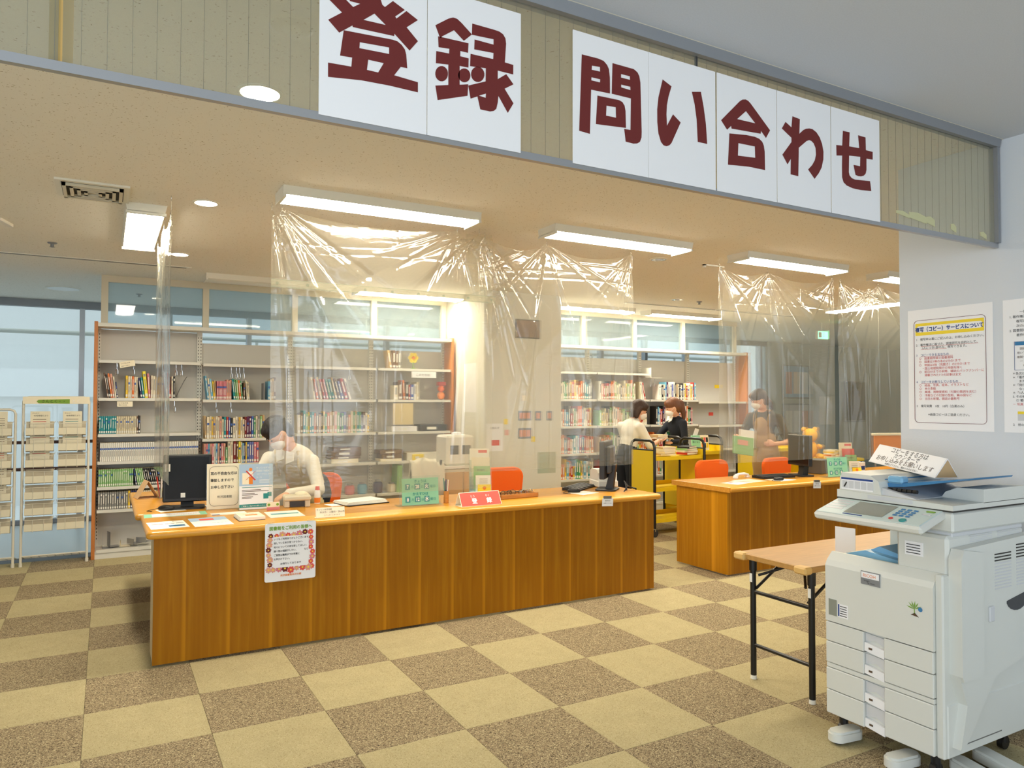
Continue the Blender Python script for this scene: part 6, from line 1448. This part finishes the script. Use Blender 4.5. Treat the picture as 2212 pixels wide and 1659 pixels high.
human('woman with brown ponytail in navy cardigan sorting books behind the trucks', dict(head=(6.475, 3.76, 1.40), hf=(-.80, .45, -.38), hu=(-.33, .18, .93), neck=(6.54, 3.79, 1.265), ls=(6.53, 3.63, 1.20), rs=(6.60, 3.95, 1.21), le=(6.52, 3.58, .97), re=(6.40, 4.0, .99),
      lw=(6.33, 3.62, .965), rw=(6.2, 3.78, .98), ld=(-.9, -.1, -.15), ln=(0, .3, -.9), rd=(-.9, -.3, -.1), rn=(0, 0, -1), hips=(6.65, 3.82, .86), lk=(6.64, 3.73, .46), rk=(6.64, 3.91, .46), la=(6.67, 3.73, .07), ra=(6.67, 3.91, .07)),
      ['skin', 'navy', 'navy', 'black'], 'long', .012, None, True, hair='ponytail', hairm='hair_brown', collar='shirt_white')
human('woman with short brown hair and white blouse handing books across the truck', dict(head=(5.715, 3.50, 1.37), hf=(.80, -.45, -.40), hu=(.36, -.16, .92), neck=(5.650, 3.53, 1.235), ls=(5.600, 3.70, 1.175), rs=(5.630, 3.38, 1.17), le=(5.690, 3.72, .95), re=(5.740, 3.32, .94),
      lw=(5.930, 3.58, 1.0), rw=(5.950, 3.42, 1.0), ld=(.9, -.1, .05), ln=(0, 0, 1), rd=(.9, .15, .05), rn=(0, 0, 1), hips=(5.550, 3.54, .84), lk=(5.560, 3.63, .46), rk=(5.560, 3.45, .46), la=(5.530, 3.63, .07), ra=(5.530, 3.45, .07)),
      ['skin', 'shirt_white', 'navy', 'black'], 'half', .012, None, True, hair='bob', hairm='hair_dark')
human('woman in dark tee and khaki apron holding a green book behind the curtain', dict(head=(6.985, 2.80, 1.50), hf=(-.82, .40, -.40), hu=(-.35, .15, .93), neck=(7.075, 2.83, 1.36), ls=(7.17, 2.67, 1.28), rs=(7.06, 3.00, 1.29), le=(7.20, 2.56, .99), re=(6.93, 3.03, 1.04),
      lw=(6.96, 2.54, .98), rw=(6.72, 2.86, 1.06), ld=(-.9, .2, 0), ln=(0, .9, 0), rd=(-.9, -.1, 0), rn=(0, -.9, .3), hips=(7.17, 2.86, .88), lk=(7.15, 2.77, .47), rk=(7.13, 2.95, .47), la=(7.18, 2.77, .07), ra=(7.18, 2.95, .07)),
      ['skin', 'tee_dark', 'apron_khaki', 'black', 'apron_khaki'], 'short', .012, True, True, hair='low', hairm='hair_dark')
t = thing('green_book', 'green picture book held upright by the aproned woman', 'book', (6.57, 2.66, .86), R(-12))
MB().cbox(-.14, 0, 0, .14, .015, .21, .003).build('cover', 'book light green', t, rot=(R(-10), R(8), 0)); MB().box(-.08, -.0016, .11, .06, -.0004, .17).build('picture', 'book salmon', t, rot=(R(-10), R(8), 0)); MB().box(-.05, .018, .10, .16, .024, .30).build('page_block', 'paper', t, rot=(R(-10), R(8), 0))
# books in the two women's hands
book_pile('pair held between the two women', (6.02, 3.50, 1.02), ['cream', 'tan'], .1, .18, .13)
t = thing('picture_magazine', 'open colourful magazine held by the woman in navy', 'magazine', (6.20, 3.66, 1.0), R(10))
MB().add([(-.12, -.1, 0), (.0, -.1, .03), (.12, -.1, .0), (-.12, .1, .0), (0, .1, .03), (.12, .1, 0), (-.12, -.1, .006), (.0, -.1, .036), (.12, -.1, .006), (-.12, .1, .006), (0, .1, .036), (.12, .1, .006)], [(0, 1, 4, 3), (1, 2, 5, 4), (6, 7, 10, 9), (7, 8, 11, 10), (0, 1, 7, 6), (1, 2, 8, 7), (3, 4, 10, 9), (4, 5, 11, 10), (0, 3, 9, 6), (2, 5, 11, 8)]).build('pages', 'paper', t)
MB().box(-.10, -.08, .0245, -.02, .06, .0265).build('picture', 'red_card', t, rot=(0, R(-14), 0))

# ================================================================== CONVERT lettering and bodies
bpy.context.view_layer.update()
dg = bpy.context.evaluated_depsgraph_get()
JOIN = {}
def shift_copies(me, M, bold):
    me.transform(M)
    if not bold: return
    bm = bmesh.new(); bm.from_mesh(me); src = bm.faces[:]
    ex = M.to_3x3() @ Vector((1, 0, 0)); ey_ = M.to_3x3() @ Vector((0, 1, 0)); nz = (M.to_3x3() @ Vector((0, 0, 1))).normalized()
    for n, (a, b_) in enumerate(((1, 0), (-1, 0), (0, 1), (0, -1))):
        g = bmesh.ops.duplicate(bm, geom=src); vv = [q for q in g['geom'] if isinstance(q, bmesh.types.BMVert)]
        bmesh.ops.translate(bm, verts=vv, vec=ex.normalized()*a*bold+ey_.normalized()*b_*bold+nz*.00002*(n+1))
    bm.to_mesh(me); bm.free()
for (o, M, parent, name, bold) in PEND:
    me = bpy.data.meshes.new_from_object(o.evaluated_get(dg)); shift_copies(me, M, bold)
    if isinstance(name, tuple): JOIN.setdefault(name, [parent, []])[1].append(me)
    else:
        q = bpy.data.objects.new(name, me); COL.objects.link(q); q.parent = parent
for (name, _), (parent, mes) in JOIN.items():
    bm = bmesh.new()
    for me in mes: bm.from_mesh(me)
    me = bpy.data.meshes.new(name); bm.to_mesh(me); bm.free(); me.materials.append(MATS['maroon'])
    q = bpy.data.objects.new(name, me); COL.objects.link(q); q.parent = parent
for (o, *_r) in PEND:
    cu = o.data; bpy.data.objects.remove(o); bpy.data.curves.remove(cu)
for (o, prims, mats, name, parent) in BLOBS:
    me = bpy.data.meshes.new_from_object(o.evaluated_get(dg)); me.materials.clear(); me.name = name
    for q in mats: me.materials.append(MATS[q])
    n = len(me.polygons)
    if len(mats) > 1:
        C_ = np.empty(n*3); me.polygons.foreach_get('center', C_); C_ = C_.reshape(-1, 3); best = np.full(n, 9.); idx = np.zeros(n, int)
        for p in prims:
            if p[0] == 'c':
                a = np.array(p[1]); b_ = np.array(p[2]); ab = b_-a; tt = np.clip(((C_-a)@ab)/max(ab@ab, 1e-9), 0, 1)
                d = np.linalg.norm(C_-(a+tt[:, None]*ab), axis=1)-(p[3]+(p[4]-p[3])*tt); mi = p[5]
            else:
                Q = (C_-np.array(p[1])); 
                if p[3] is not None: Q = Q@np.array(p[3])
                rr = np.array(p[2]); kk = np.linalg.norm(Q/rr, axis=1); d = (kk-1)*rr.min(); mi = p[4]
            w = d < best; best[w] = d[w]; idx[w] = mi
        me.polygons.foreach_set('material_index', idx.astype(np.int32))
    me.polygons.foreach_set('use_smooth', [True]*n); me.update()
    q = bpy.data.objects.new(name, me); COL.objects.link(q); q.parent = parent
    rm = o.data; bpy.data.objects.remove(o); bpy.data.meshes.remove(rm)
